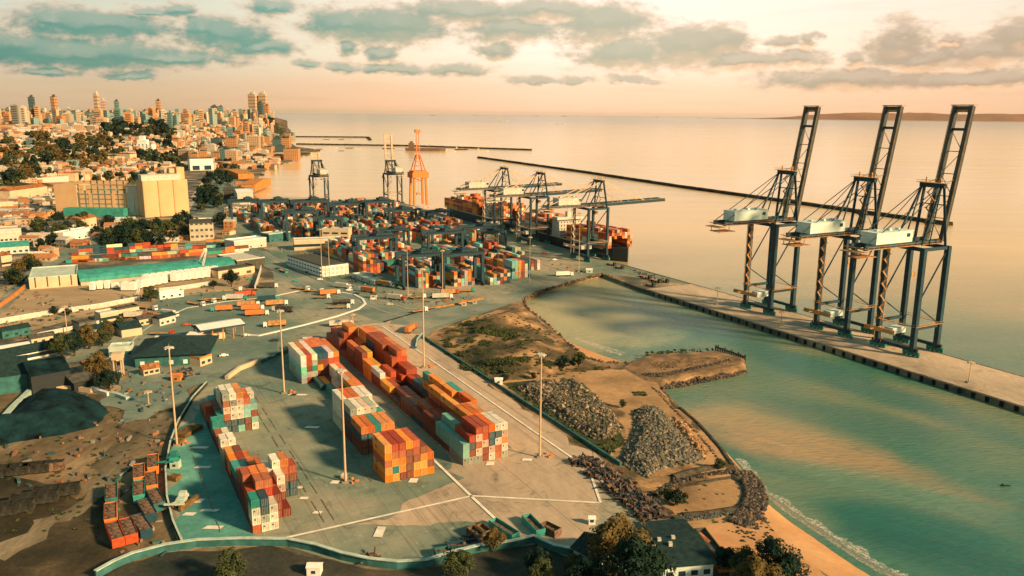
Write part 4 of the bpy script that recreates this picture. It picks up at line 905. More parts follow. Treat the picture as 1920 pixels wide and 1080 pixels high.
# ------------------------------------------------------------------ rocks
def ico(): 
    bm = bmesh.new(); bmesh.ops.create_icosphere(bm, subdivisions=1, radius=1); v = [x.co.copy() for x in bm.verts]; f = [tuple(q.index for q in x.verts) for x in bm.faces]; bm.free(); return v, f
IV, IF = ico()
def rocks_in(b, poly, n, smin, smax, hfun, cols, r, px=True):
    q = [P(a, c) for a, c in poly] if px else poly; xs_ = [p.x for p in q]; ys_ = [p.y for p in q]; k = 0; pl_ = [(p.x, p.y) for p in q]; tries = 0
    while k < n and tries < n*30:
        tries += 1; x, y = r.uniform(min(xs_), max(xs_)), r.uniform(min(ys_), max(ys_))
        if not inpoly(x, y, pl_): continue
        k += 1; s = smin*.6+(smax*1.9-smin*.6)*r.random()**3.2; M = Matrix.Rotation(r.uniform(0,6.3), 3, Vector((r.uniform(-1,1), r.uniform(-1,1), 1)).normalized()); sc_ = Vector((s*r.uniform(.7,1.3), s*r.uniform(.7,1.2), s*r.uniform(.5,.9)))
        z = hfun(x, y)
        vs = [M @ Vector((v.x*sc_.x*r.uniform(.8,1.15), v.y*sc_.y, v.z*sc_.z*r.uniform(.8,1.15))) for v in IV]
        c = r.choice(cols); g_ = r.uniform(.6,1.35)
        b.add([(v.x+x, v.y+y, v.z+z) for v in vs], IF, 0, tuple(a*g_ for a in c))
def edge_d(x, y, pl_):
    m_ = 1e9
    for i in range(len(pl_)):
        a, c = Vector(pl_[i]), Vector(pl_[(i+1)%len(pl_)]); t_ = max(0, min(1, (Vector((x, y))-a).dot(c-a)/max(1e-9, (c-a).length_squared))); m_ = min(m_, (a+(c-a)*t_-Vector((x, y))).length)
    return m_
attr_mat('stone', .95)
def mound(name, poly, H, n, smin, smax, cols, seed, basem):
    r = random.Random(seed); pl_ = [(P(a, c).x, P(a, c).y) for a, c in poly]
    def hf(x, y): d = edge_d(x, y, pl_); return min(H, d*.55)*(.8+.35*noise.noise(Vector((x*.12, y*.12, seed))))-.1
    b = MB(); rocks_in(b, poly, n, smin, smax, hf, cols, r)
    xs_ = [p[0] for p in pl_]; ys_ = [p[1] for p in pl_]; st_ = 1.6; nx_ = int((max(xs_)-min(xs_))/st_)+2; ny_ = int((max(ys_)-min(ys_))/st_)+2; vs = []; ok = []
    for j in range(ny_):
        for i in range(nx_):
            x, y = min(xs_)+i*st_, min(ys_)+j*st_; s = inpoly(x, y, pl_); ok.append(s); vs.append((x, y, hf(x, y) if s else -.3))
    fs = [(j*nx_+i, j*nx_+i+1, (j+1)*nx_+i+1, (j+1)*nx_+i) for j in range(ny_-1) for i in range(nx_-1) if any(ok[q_] for q_ in (j*nx_+i, j*nx_+i+1, (j+1)*nx_+i+1, (j+1)*nx_+i))]
    b.add(vs, fs, 0, cols[0]); o = b.build(name, 'stone'); o['kind'] = 'stuff'; return o
GR = [(.13,.10,.065),(.22,.165,.105),(.08,.07,.05),(.30,.22,.13),(.10,.095,.07),(.05,.06,.035)]
mound('rubble_mound', [(968,728),(1000,716),(1060,712),(1095,722),(1130,752),(1160,790),(1166,812),(1140,826),(1105,822),(1070,800),(1020,765)], 2.3, 4600, .28, .62, GR+[(.05,.065,.03)], 1, 'rock')
mound('rubble_mound', [(1186,772),(1210,762),(1240,766),(1262,795),(1300,838),(1322,862),(1290,872),(1240,880),(1215,898),(1180,880),(1160,862),(1178,825),(1188,800)], 3.0, 5200, .25, .55, [(.11,.115,.09),(.16,.14,.10),(.08,.085,.065),(.22,.17,.11)], 2, 'rock')
mound('rubble_slope', [(1262,778),(1290,800),(1330,850),(1318,868),(1290,832),(1262,795)], 1.5, 500, .3, .6, [(.42,.24,.11),(.30,.17,.08)], 3, 'rock')
b = MB(); r = random.Random(4); DK = [(.045,.038,.03),(.09,.07,.05),(.14,.10,.065),(.03,.03,.028)]
def band(pts, w1_, w2_, n, zt, zb, s0, s1, cols=DK):
    q = [P(a, c) for a, c in pts]
    for _ in range(n):
        i = r.randrange(len(q)-1); p = q[i].lerp(q[i+1], r.random()); d = (q[i+1]-q[i]).normalized(); nn = Vector((-d.y, d.x, 0)); k = r.random(); x = p+nn*(w1_+(w2_-w1_)*k); s = r.uniform(s0, s1)
        M = Matrix.Rotation(r.uniform(0,6.3), 3, Vector((r.uniform(-1,1), r.uniform(-1,1), 1)).normalized()); c = r.choice(cols); g_ = r.uniform(.6,1.4)
        b.add([tuple(M @ Vector((v.x*s*1.2, v.y*s, v.z*s*.8))+Vector((x.x, x.y, zt+(zb-zt)*k))) for v in IV], IF, 0, tuple(a_*g_ for a_ in c))
band(BASIN, -1.0, 3.5, 1500, .3, -2.6, .4, 1.0, [(.16,.09,.045),(.24,.14,.07),(.07,.05,.03)])
band([(980,560),(1008,546),(1060,531),(1105,518),(1128,513)], -2, 2.5, 500, .4, -2.6, .5, 1.1, [(.16,.09,.045),(.24,.14,.07),(.07,.05,.03)])
band([(1205,716),(1240,719),(1290,711),(1340,701),(1370,695),(1397,687)], 10, -2.0, 2100, 1.0, -2.6, .3, .9)
band([(1230,690),(1300,682),(1380,680)], -6, 6, 260, .75, .75, .2, .6, [(.16,.10,.055),(.28,.17,.09),(.07,.05,.03)])
band([(1342,655),(1300,656),(1220,662)], -1, 1.0, 90, .2, -2.4, .3, .7)
band([(1236,722),(1285,770),(1330,815),(1375,868)], -4.5, 1.5, 1500, .1, -2.4, .3, .7, [(.12,.075,.045),(.20,.12,.06),(.06,.045,.03)])
band([(1392,885),(1412,905),(1422,935),(1410,965),(1385,985)], -3.5, 3.0, 900, .6, -.2, .4, 1.0, DK)
band([(1225,930),(1270,905),(1330,890),(1380,885),(1400,905)], -1.0, 1.0, 300, .4, .4, .3, .7, DK)
band([(1265,975),(1330,968),(1390,955)], -1.6, 1.6, 420, .4, .2, .3, .7, [(.10,.11,.09),(.06,.07,.06)])
band([(1400,970),(1420,985),(1400,1010)], -6, 5, 90, .1, .1, .3, .6, DK)
band([(1128,513),(1150,518)], -1, 1, 60, 0, -2.5, .5, 1.0)
b.build('shore_rocks', 'stone')['kind'] = 'stuff'
# low earth ridges on the sandy field
def ridge(pts, w_, h, m_, nm='earth_ridge'):
    q = [P(a, c) for a, c in pts]; vs = []
    for i, p in enumerate(q):
        d = (q[min(i+1, len(q)-1)]-q[max(i-1, 0)]); d.normalize(); n = Vector((-d.y, d.x, 0))
        for s, z in ((-1,-.1),(-.4,h*.8),(0,h),(.4,h*.8),(1,-.1)): vs.append((p.x+n.x*w_*s+random.uniform(-.2,.2), p.y+n.y*w_*s, z))
    o = MB().add(vs, [(5*i+k, 5*i+5+k, 5*i+6+k, 5*i+1+k) for i in range(len(q)-1) for k in range(4)]).build(nm, m_, smooth=True); o['kind'] = 'structure'
mat('ridge_earth', (.10,.085,.06), .95, .5, .4, bump=.2, bscale=2)
ridge([(1262,896),(1300,884),(1345,876),(1362,872)], 2.0, 1.2, 'ridge_earth'); ridge([(1262,897),(1262,906),(1280,912),(1310,908),(1345,900),(1375,896)], 1.0, .7, 'ridge_earth')
ridge([(1375,896),(1395,905),(1402,925),(1398,945),(1385,955)], 2.2, 1.0, 'ridge_earth'); ridge([(1280,968),(1320,965),(1385,955)], 2.4, 1.1, 'ridge_earth')
ridge([(1275,765),(1310,795),(1350,840),(1372,872)], 1.2, .6, 'ridge_earth'); 
HL = [(822,628),(870,606),(945,584),(972,574),(1010,606),(1050,645),(1085,682),(1070,700),(985,712),(940,716),(880,680),(845,655)]
HLW = [(P(a, c).x, P(a, c).y) for a, c in HL]
def hland(x, y):
    if not inpoly(x, y, HLW): return 0.0
    return max(0, min(5.0, edge_d(x, y, HLW)*.32)*(.75+.9*noise.noise(Vector((x*.045, y*.045, 3))))+.6*noise.noise(Vector((x*.2, y*.2, 1))))
xs_ = [p[0] for p in HLW]; ys_ = [p[1] for p in HLW]; nx_, ny_ = int((max(xs_)-min(xs_))/1.5)+2, int((max(ys_)-min(ys_))/1.5)+2
hv = [(min(xs_)+i_*1.5, min(ys_)+j_*1.5, (hland(min(xs_)+i_*1.5, min(ys_)+j_*1.5)+.03) if inpoly(min(xs_)+i_*1.5, min(ys_)+j_*1.5, HLW) else -.3) for j_ in range(ny_) for i_ in range(nx_)]
hf_ = [(j_*nx_+i_, j_*nx_+i_+1, (j_+1)*nx_+i_+1, (j_+1)*nx_+i_) for j_ in range(ny_-1) for i_ in range(nx_-1) if max(hv[q_][2] for q_ in (j_*nx_+i_, j_*nx_+i_+1, (j_+1)*nx_+i_+1, (j_+1)*nx_+i_)) > -.2]
MB().add(hv, hf_).build('headland_mound', 'scrub', smooth=True)['kind'] = 'structure'
# scrap heaps: tangled bars and blocks
def scrap(poly, n, seed, dark):
    r = random.Random(seed); b = MB(); pl_ = [(P(a, c).x, P(a, c).y) for a, c in poly]; xs_ = [p[0] for p in pl_]; ys_ = [p[1] for p in pl_]; k = 0
    cols = [(.05,.035,.03),(.10,.06,.04),(.22,.12,.06),(.015,.03,.035),(.16,.13,.10),(.03,.02,.02)]
    while k < n:
        x, y = r.uniform(min(xs_), max(xs_)), r.uniform(min(ys_), max(ys_))
        if not inpoly(x, y, pl_): continue
        k += 1; a = r.uniform(0, 6.3); z = r.uniform(.2, 1.5)*min(1, edge_d(x, y, pl_)/1.5+.3)
        if r.random() < .5: b.bar((x, y, z), (x+math.cos(a)*r.uniform(1,3), y+math.sin(a)*r.uniform(1,3), z+r.uniform(-.2,1.2)), r.uniform(.15,.5), col=r.choice(cols))
        else: b.box((x, y, z*.5+.2), (r.uniform(.6,1.9), r.uniform(.5,1.3), z+.4), rz=a, col=r.choice(cols))
    b.build('scrap_heap', 'painted')['kind'] = 'stuff'
scrap([(1066,868),(1080,860),(1120,862),(1132,872),(1120,880),(1080,876)], 130, 1, 1); scrap([(1092,888),(1130,880),(1158,884),(1162,896),(1140,902),(1110,898)], 130, 2, 1)
scrap([(1122,912),(1150,905),(1180,902),(1205,925),(1235,950),(1256,968),(1240,980),(1205,968),(1165,945),(1150,930)], 520, 3, 1); scrap([(1180,968),(1210,962),(1240,968),(1210,980)], 60, 4, 1)
scrap([(318,700),(360,690),(375,702),(330,718)], 50, 5, 1); scrap([(845,1022),(900,1002),(920,1010),(870,1034)], 60, 6, 1); scrap([(672,1046),(710,1044),(708,1056),(675,1056)], 40, 8, 1)
scrap([(1085,470),(1110,470),(1110,478)], 6, 9, 1); scrap([(1180,505),(1250,522),(1245,530),(1185,514)], 40, 10, 1)

# coal heap and its tarpaulins
def heap(poly, H, m_, name, slope=.7):
    pl_ = [(P(a, c).x, P(a, c).y) for a, c in poly]; xs_ = [p[0] for p in pl_]; ys_ = [p[1] for p in pl_]; st_ = 1.3; nx_ = int((max(xs_)-min(xs_))/st_)+2; ny_ = int((max(ys_)-min(ys_))/st_)+2; vs = []; ok = []
    for j in range(ny_):
        for i in range(nx_):
            x, y = min(xs_)+i*st_, min(ys_)+j*st_; s = inpoly(x, y, pl_); ok.append(s); vs.append((x, y, min(H, edge_d(x, y, pl_)*slope)*(.85+.3*noise.noise(Vector((x*.06, y*.06, 2))))+.7*noise.noise(Vector((x*.25, y*.25, 2)))+.35*noise.noise(Vector((x*.7, y*.7, 4))) if s else -.4))
    fs = [(j*nx_+i, j*nx_+i+1, (j+1)*nx_+i+1, (j+1)*nx_+i) for j in range(ny_-1) for i in range(nx_-1) if any(ok[q_] for q_ in (j*nx_+i, j*nx_+i+1, (j+1)*nx_+i+1, (j+1)*nx_+i))]
    return MB().add(vs, fs).build(name, m_, smooth=True)
tag(heap([(-60,770),(0,795),(30,755),(70,742),(120,738),(160,742),(190,755),(205,772),(180,800),(120,815),(60,825),(0,835),(-60,850)], 8, 'coal', 'coal_heap'), 'large dark coal heap at the left edge of the dirt yard', 'coal heap')
wall('tarp_edge', [(-20,812),(0,798),(25,770),(58,738)], 2.2, 2.2, ('tarp','tarp'), 'pale strip of tarpaulin running up the left side of the coal heap')
wall('tarp_edge', [(62,738),(100,733),(130,731),(172,736)], 2.0, 1.2, ('cream','cream'), 'cream retaining edge along the top of the coal heap')
wall('pipe_run', [(172,731),(190,738),(204,742)], 1.6, 1.6, ('white','white'), 'thick white pipe section right of the coal heap')
wall('pipe_run', [(208,741),(222,744),(240,751)], 1.6, 1.6, ('tarp','tarp'), 'outer end of the white pipe pointing at the dirt track')

# ------------------------------------------------------------------ buildings
def ztop(g, ytop):
    lo, hi = 0, 400
    for _ in range(40):
        m_ = (lo+hi)/2
        if proj((g.x, g.y, g.z+m_))[1] > ytop: lo = m_
        else: hi = m_
    return lo
def building(A, B, depth, h, wallm, roofm, label, cat='building', roof='flat', name='building', win=None, winm='glass', z0=None, over=.5, rise=None, extra=None, group=None):
    A = Vector(A); B = Vector(B); L = (B-A).length; rz = math.atan2(B.y-A.y, B.x-A.x); root = empty(name, A, rz, label, cat, group)
    # local: x along the front, y away from the viewer
    nrm = Vector((-math.sin(rz), math.cos(rz), 0)); sgn = 1 if nrm.dot(Vector((A.x, A.y, 0))) > 0 else -1
    D = depth*sgn; b = MB(); b.box((L/2, D/2, h/2), (L, depth, h)); wl = b.build('wall', wallm, root); b = MB()
    rise = rise if rise is not None else min(depth, L)*.22
    if roof == 'flat':
        for (x, y, w_, d_) in ((L/2,.15*sgn,L+.3,.3),(L/2,D-.15*sgn,L+.3,.3),(.15,D/2,.3,depth-.6),(L-.15,D/2,.3,depth-.6)): b.box((x, y, h+.45), (w_, d_, .9))
        b.box((L/2, D/2, h+.06), (L-.6, depth-.6, .12))
    elif roof == 'barrel':
        n = 8; vs = []
        for i in range(n+1): a = math.pi*i/n; y = D/2-math.cos(a)*(D/2+over*sgn); z = h+.02+math.sin(a)*rise; vs += [(-over, y, z), (L+over, y, z)]
        b.add(vs, [(2*i, 2*i+1, 2*i+3, 2*i+2) for i in range(n)]+[tuple(range(0, 2*n+2, 2))[::-1], tuple(range(1, 2*n+2, 2))])
    else:
        o = over; y0, y1 = -o*sgn, D+o*sgn; ym = (y0+y1)/2; e = (abs(y1-y0)/2 if roof == 'hip' else 0); e = min(e, L/2-.1) if roof == 'hip' else 0
        vs = [(-o,y0,h),(L+o,y0,h),(L+o,y1,h),(-o,y1,h),(-o+e,ym,h+rise),(L+o-e,ym,h+rise),(-o,y0,h+.25),(L+o,y0,h+.25)]
        b.add(vs[:6], [(0,1,5,4),(2,3,4,5),(1,2,5),(3,0,4),(0,3,2,1)])
    rf = b.build('roof', roofm, root)
    if win:
        rows, cols, ww, wh, zb, dz = win[:6]; x0 = win[6] if len(win) > 6 else 0; x1 = win[7] if len(win) > 7 else L
        for i in range(rows):
            for j in range(cols):
                m_ = MB(); m_.box((0,0,0), (ww, .16, wh)); wo = m_.build('window', winm, root); wo.location = (x0+(j+.5)*(x1-x0)/cols, -.04*sgn, zb+i*dz+wh/2)
    if extra: extra(root, L, D, h, sgn)
    return root
def bpx(a, b_, depth, ytop, *args, **kw):
    A, B = P(*a), P(*b_); return building(A, B, depth, ztop(A, ytop), *args, **kw)
mat('mill_cream', (.62,.40,.21), .75, .1, .06); mat('mill_panel', (.52,.45,.32), .7, .2, .2); mat('dark_panel', (.16,.17,.14), .6, .2); mat('silo_cream', (.64,.41,.21), .75, .08, .05)  # includes a plain dark wall tone, seen between the mill's cream panels
def mill_extra(root, L, D, h, sgn):
    b = MB(); b.box((L*.13, D*.42, h*.5+5), (L*.27, abs(D)*.9, h+10)); b.build('left_tower', 'mill_cream', root)
    b = MB(); b.box((L*.935, D*.35, h*.5+4), (L*.13, abs(D)*.8, h+9)); st_ = b.build('stair_tower', 'off_white', root)
    b = MB(); b.box((L*.93, -abs(D)*.06*sgn, h*.5+1), (L*.055, .5, h*.8)); b.build('glazing', 'roof_pale', st_)
    b = MB(); b.box((L*.52, -sgn*7, 4.6), (L*.72, 14, 9.2)); b.build('annex', 'roof_teal', root)
    b = MB()
    for k in range(4): b.box((L*.35+k*L*.13, D*.5, h+2.5), (L*.09, 8, 3.2))
    b.box((L*.6, D*.2, h+1.2), (L*.62, 5, 2)); b.build('roof_plant', 'roof_teal', root)
    for x in (L*.42, L*.70, L*.85): b = MB(); b.box((x, -.25*sgn, h/2), (3.6, .5, h)); b.build('pier', 'mill_cream', root)
bpx((108,402), (262,404), 34, 362, 'dark_panel', 'roof_teal', 'cream grain mill with rows of square panels and a pale stair tower', 'factory', name='grain_mill', win=(6,9,6.0,4.4,8,5.6,28,98), winm='mill_cream', extra=mill_extra)
# silo block
def silo_block():
    A, B = P(272,408), P(356,402); L = (B-A).length; rz = math.atan2(B.y-A.y, B.x-A.x); h = ztop(A, 340); root = empty('grain_silo', A, rz, 'tall cream silo block with rounded bays beside the grain mill', 'silo')
    n = 3; w_ = L/n
    for i in range(n):
        b = MB(); pts = [(i*w_+.25, 0), (i*w_+.25, 24)]+[(i*w_+w_-.25, 24), (i*w_+w_-.25, 0)]+[((i+.5)*w_+math.cos(a)*(w_/2-.25), -math.sin(a)*1.1) for a in [math.pi*k/8 for k in range(1, 8)]]
        b.prism(pts, 0, h); b.build('silo_bay', 'silo_cream', root)
    b = MB(); b.box((L/2, 12, h/2), (L-1, 22, h-.5)); b.build('core', 'mill_panel', root)
    b = MB(); b.box((L*.44, 9, h+3.2), (L*.86, 12, 6.4)); b.box((L*.44, 9, h+6.6), (L*.88, 13, .5)); b.build('roof_gallery', 'off_white', root)
    b = MB(); b.box((L*.9, 13, h+7), (L*.17, 14, 14)); b.box((L*.8, 15, h+10), (L*.25, 10, 5)); b.build('head_house', 'silo_cream', root)
silo_block()
bpx((199,318), (246,319), 22, 288, 'cream', 'roof_grey', 'wide cream office block with rows of windows below the wooded hill', name='office_block', win=(5,9,4.2,3.4,6,5.6), winm='mill_panel')
p = Phill(270, 289); A = p; B = p+Vector((36,0,0)); hh = ztop(A, 272)
def st_extra(root, L, D, h, sgn):
    b = MB(); b.box((L*.42, D*.5, h+6), (L*.5, 14, 12)); b.box((L*.4, D*.5, h+16), (L*.26, 10, 9)); b.build('upper_storeys', 'white', root)
building(A-Vector((22,0,0)), A+Vector((20,0,0)), 20, hh, 'white', 'white', 'stepped white tower standing among dark trees on the slope', name='stepped_tower', win=(4,5,3,3,4,5), extra=st_extra)
bpx((357,320), (401,319), 40, 298, 'white', 'roof_grey', 'white hangar with a dark roof edge at the head of the avenue', 'warehouse', name='hangar', win=(1,2,14,9,1,9))
# teal roofed warehouse
def ware_extra(root, L, D, h, sgn):
    b = MB()
    for k in range(14): b.box((L*(k+.5)/14, -.1*sgn, h/2), (.5,.3,h))
    b.build('pilaster', 'off_white', root)
bpx((152,536), (442,507), 30, 529, 'mill_panel', 'roof_teal', 'long warehouse with a rounded teal green roof', 'warehouse', roof='barrel', rise=5.5, name='warehouse', extra=ware_extra)
bpx((56,543), (146,536), 42, 523, 'cream', 'roof_pale', 'cream block with four bays at the left end of the teal roofed warehouse', 'warehouse', name='warehouse_annex', win=(1,4,.8,7,1,7), winm='roof_grey')
bpx((445,505), (497,498), 34, 490, 'roof_grey', 'off_white', 'low grey tan shed at the right end of the teal roofed warehouse', 'warehouse', name='storage_shed')
bpx((410,523), (478,512), 12, 509, 'cream', 'roof_grey', 'low cream huts behind the bushes right of the white tanks', 'shed', name='storage_shed', win=(1,3,4,2,.8,3), winm='roof_grey')
# white office shed with louvred front
A, B, Cc = P(540,499), P(603,520), P(653,513)
L = (B-A).length; rz = math.atan2(B.y-A.y, B.x-A.x); h = ztop(B, 500); dep = (Cc-B).length
def louvre(root, L, D, h, sgn):
    b = MB()
    for k in range(3): b.box((L/2, -.5*sgn, 1.8+k*2.6), (L, 1.0, .5))
    b.build('louvre', 'white', root)
    b = MB()
    for j in range(6):
        for k in range(2): b.box((L+.06, D*(j+.5)/6, 2.2+k*3.2), (.12, abs(D)/6-1, 2.4))
    b.build('end_glazing', 'off_white', root)
building(A, B, dep, h, 'white', 'roof_grey', 'white shed with louvred front and grey roof at the head of the container yard', 'office', name='office_shed', win=(2,12,3,1.0,2.4,2.9), extra=louvre)
bpx((552,470), (645,466), 14, 452, 'cream', 'off_white', 'pale flat block with dark window bands behind the louvred shed', 'office', name='office_block', win=(1,3,16,2.4,3,3))
bpx((604,452), (654,453), 12, 430, 'cream', 'off_white', 'narrow cream tower above the pale flat block by the yard', 'office', name='office_block', win=(2,3,6,1.6,3,4))
bpx((640,466), (720,470), 16, 455, 'white', 'white', 'long white low office right of the cream tower', 'office', name='office_block', win=(1,8,5,1.6,3,3))
bpx((357,452), (402,450), 30, 420, 'mill_panel', 'roof_grey', 'grey brown cube building beside the white canopy roof', name='grey_block', win=(3,5,2.4,2,3,6), winm='roof_grey')
bpx((322,425), (398,424), 16, 414, 'white', 'white', 'white flat canopy roof left of the grey brown cube', 'canopy', name='white_canopy')
# canopy station
def canopy(a, b_, depth, h, label):
    A, B = P(*a), P(*b_); L = (B-A).length; rz = math.atan2(B.y-A.y, B.x-A.x); root = empty('canopy', A, rz, label, 'canopy'); b = MB()
    b.add([(0,0,h),(L,0,h),(L,depth,h),(0,depth,h),(0,depth/2,h+1.4),(L,depth/2,h+1.4),(0,0,h-.7),(L,0,h-.7),(L,depth,h-.7),(0,depth,h-.7)], [(0,1,5,4),(4,5,2,3),(6,9,8,7)]); b.build('roof', 'white', root)
    b = MB()
    for (x, y, w_, d_) in ((L/2,-.1,L+.4,.2),(L/2,depth+.1,L+.4,.2),(-.1,depth/2,.2,depth),(L+.1,depth/2,.2,depth)): b.box((x, y, h-.35), (w_, d_, .8))
    b.build('fascia', 'navy', root)
    for i in range(5):
        for y in (1.2, depth-1.2): m_ = MB(); m_.bar((1+i*(L-2)/4, y, 0), (1+i*(L-2)/4, y, h-.6), .5); m_.build('column', 'brick_orange', root)
    b = MB(); b.box((L*.45, depth*.5, 1.6), (7, 5, 3.2)); b.build('kiosk', 'cream', root)
canopy((378,646), (462,632), 15, 7.5, 'white roofed gate canopy with dark edge and orange columns')
canopy((347,648), (374,650), 10, 5.0, 'small white canopy left of the larger gate canopy')
def hipb(a, b_, depth, yt, label, **kw): return bpx(a, b_, depth, yt, 'wall_teal', 'roof_slate', label, 'building', roof='hip', rise=5.5, **kw)
hipb((254,690), (388,683), 30, 668, 'wide building with a dark hipped roof left of the yard', name='hip_roof_building', win=(1,5,2,2,1,2), winm='white', over=2)
bpx((376,688), (398,680), 8, 674, 'cream', 'orange', 'small hut with an orange roof edge beside the dark hipped building', 'hut', name='gate_hut', win=(1,2,2,1.4,1,2))
bpx((229,634), (267,628), 16, 619, 'cream', 'roof_slate', 'cream walled hut with a dark roof at the edge of the lorry park', 'hut', roof='gable', rise=2.5, name='brick_hut')
bpx((205,670), (248,667), 8, 654, 'roof_pale', 'coping', 'pale teal kiosk left of the dark hipped building', 'kiosk', name='kiosk', win=(1,3,3,1.8,.8,2), winm='wall_teal')
bpx((-6,688), (108,665), 12, 674, 'white', 'roof_slate', 'long white barrack with square windows and a dark roof at the left', 'building', roof='gable', rise=3, name='barrack', win=(1,14,2.2,1.8,1.2,2))
bpx((-20,668), (58,655), 9, 660, 'off_white', 'white', 'narrow white roofed barrack behind the long one at the left', 'building', roof='gable', rise=1, name='barrack')
bpx((-30,745), (57,732), 26, 712, 'wall_teal', 'roof_slate', 'big dark teal shed at the left edge above the coal heap', 'shed', roof='gable', rise=5, name='dark_shed')
bpx((62,742), (134,728), 22, 706, 'steel_black', 'coal', 'black corrugated shed between the teal shed and the trees', 'shed', roof='gable', rise=4, name='dark_shed')
bpx((140,736), (178,727), 14, 718, 'concrete_dark', 'roof_grey', 'small dark lean-to right of the black corrugated shed', 'shed', roof='gable', rise=2, name='dark_shed')
for (a, b_, dp, yt, wm_, rm_, rf, lb) in (((190,606),(222,600),8,590,'cream','off_white','flat','cream guardhouse beneath the white wall'),((222,598),(262,590),8,582,'cream','roof_grey','flat','long cream lodge under the end of the white wall'),((150,622),(182,616),10,608,'dark_panel','roof_grey','flat','dark fronted shed left of the cream guardhouse'),
    ((0,455),(42,452),22,432,'off_white','off_white','flat','pale building with dark window band at the left edge'),((0,478),(56,474),16,464,'roof_pale','roof_teal','gable','low teal roofed shed below the pale left edge building'),((4,500),(24,497),14,480,'cream','roof_tile','gable','cream house at the left edge above the street'),
    ((95,440),(145,436),18,424,'off_white','roof_grey','gable','grey roofed house in the trees below the grain mill'),((120,455),(178,444),12,438,'white','white','flat','white low shed among trees left of the container block'),((215,425),(252,424),14,414,'off_white','roof_pale','gable','pale roofed shed in front of the mill annex'),
    ((150,430),(182,424),14,412,'cream','roof_tile','gable','cream gabled house below the mill'),((20,376),(90,366),18,358,'cream','roof_tile','gable','long cream warehouse with tiled roof left of the mill'),((60,352),(130,346),30,336,'off_white','off_white','flat','wide pale flat roofed hall left of the office block'),
    ((-20,400),(26,394),20,384,'cream','roof_pale','flat','cream hall at the left edge beside the motorway'),((110,345),(142,345),14,325,'cream','roof_tile','flat','orange cream block right of the pale hall'),((150,325),(188,324),14,308,'white','roof_pale','flat','white low hospital block left of the office block')):
    bpx(a, b_, dp, yt, wm_, rm_, lb, roof=rf, name='house' if 'house' in lb else 'low_building', win=(1,5,2.2,1.6,1.4,2))
# small tower on legs
g = P(224,704); root = empty('water_tower', g, .2, 'cream water tower on square legs in the dirt yard', 'water tower')
for (x, y) in ((-1.6,-1.6),(1.6,-1.6),(1.6,1.6),(-1.6,1.6)): m_ = MB(); m_.bar((x,y,0),(x,y,8), .5); m_.build('leg', 'cream', root)
m_ = MB(); m_.box((0,0,9.5), (4.4,4.4,3)); m_.build('tank', 'cream', root)
# white tanks along the warehouse
def white_tank(x, y, w_, h, label):
    root = empty('storage_tank', P(x, y), .05, label, 'tank', 'white tanks in front of the teal roofed warehouse'); m_ = MB(); m_.box((0,0,h/2+.4), (w_, w_, h-.8)); m_.box((0,0,h-.0), (w_*.8, w_*.8, .7), taper=.5); m_.build('body', 'white', root)
    m_ = MB(); m_.box((0,0,.2), (w_*.85, w_*.85, .4)); m_.build('base', 'roof_grey', root)
tk = [(174,545,3,6),(188,543,3,6),(202,542,3,6),(217,541,4,4),(236,545,4.6,6),(249,545,4.6,6)]+[(262+i*11.5, 541-i*2.2, 3.8, 6) for i in range(5)]+[(328+i*12.2, 528-i*1.5, 4.6, 6.5) for i in range(13)][:6]+[(276+i*12.6, 531-i*1.6, 4.6, 6.5) for i in range(11)]
for i, (x, y, w_, h) in enumerate(sorted(tk)): white_tank(x, y, w_, h, f'white square tank, {ordw(i)} from the left in front of the teal roofed warehouse')
# slanted cranes / conveyors by the tanks
def loader(x, y, xt, yt_, m_, label):
    g = P(x, y); root = empty('loading_boom', g, 0, label, 'crane'); q = P(xt, y); H = ztop(q, yt_); d = q-g; b = MB(); 
    for s in (-.7,.7): b.bar((s,0,1.5), (d.x+s*.5, d.y, H), .45)
    for k in range(6): t_ = k/6; b.bar((-.7+d.x*t_, d.y*t_, 1.5+(H-1.5)*t_), (.7+d.x*(t_+.16), d.y*(t_+.16), 1.5+(H-1.5)*(t_+.16)), .25)
    b.build('lattice_boom', m_, root); b = MB(); b.box((0,0,1.2), (4,3,1.8)); b.build('crawler_base', 'red', root)
loader(257,560,268,522,'white','white slanted loading boom with a red base beside the round tree'); loader(362,510,388,468,'white','thin white crane boom rising over the teal roof'); loader(378,512,390,470,'white','thick white crane mast in front of the teal roof')

# houses at the bottom right
def rb(x1, y1, x2, y2, depth, h, wm_, rm_, rise, label, **kw):
    return building(P(x1, y1), P(x2, y2), depth, h, wm_, rm_, label, 'house', roof='gable', rise=rise, name='house', **kw)
building(P(1243,1092), P(1336,1084), (P(1180,1010)-P(1243,1092)).length, 4.6, 'house_white', 'roof_slate', 'long dark slate roofed house with white eaves behind the big tree at the bottom', 'house', roof='gable', rise=1.3, name='house', win=(1,4,1.8,1.4,1.4,2), over=.9)
_a, _b = P(1258,1004), P(1330,1076); building(_b+Vector((2.6,.4,0)), _b+Vector((5.8,.9,0)), (_a-_b).length*.85, 2.6, 'brick_orange', 'roof_grey', 'narrow lean-to passage along the right side of the slate roofed house', 'shed', name='passage', over=.2)
rb(1075,1048,1118,1072,10,3.4,'roof_pale','roof_slate',2.8,'small slate roofed outbuilding left of the big tree', over=.8)
rb(1300,1020,1318,1034,4,2.2,'brick_orange','orange',.8,'narrow orange lean-to beside the long slate roof', over=.4)
rb(1375,1088,1410,1088,7,3,'cream','orange',1.2,'little orange roofed hut between the bottom right trees', over=.4)
for k, (x, y) in enumerate(((1236,1012),(1226,1022),(1257,1020),(1262,1008))):
    q = P(x, y, 6.0); tag(MB().box((0,0,0), (1.0,1.0,1.3)).build('roof_vent', 'off_white', None, (q.x, q.y, 5.9)), f'{("leftmost","second","third","rightmost")[[1,0,2,3][k]]} small white vent from the left on the long slate roof', 'vent', 'white vents on the slate roof')
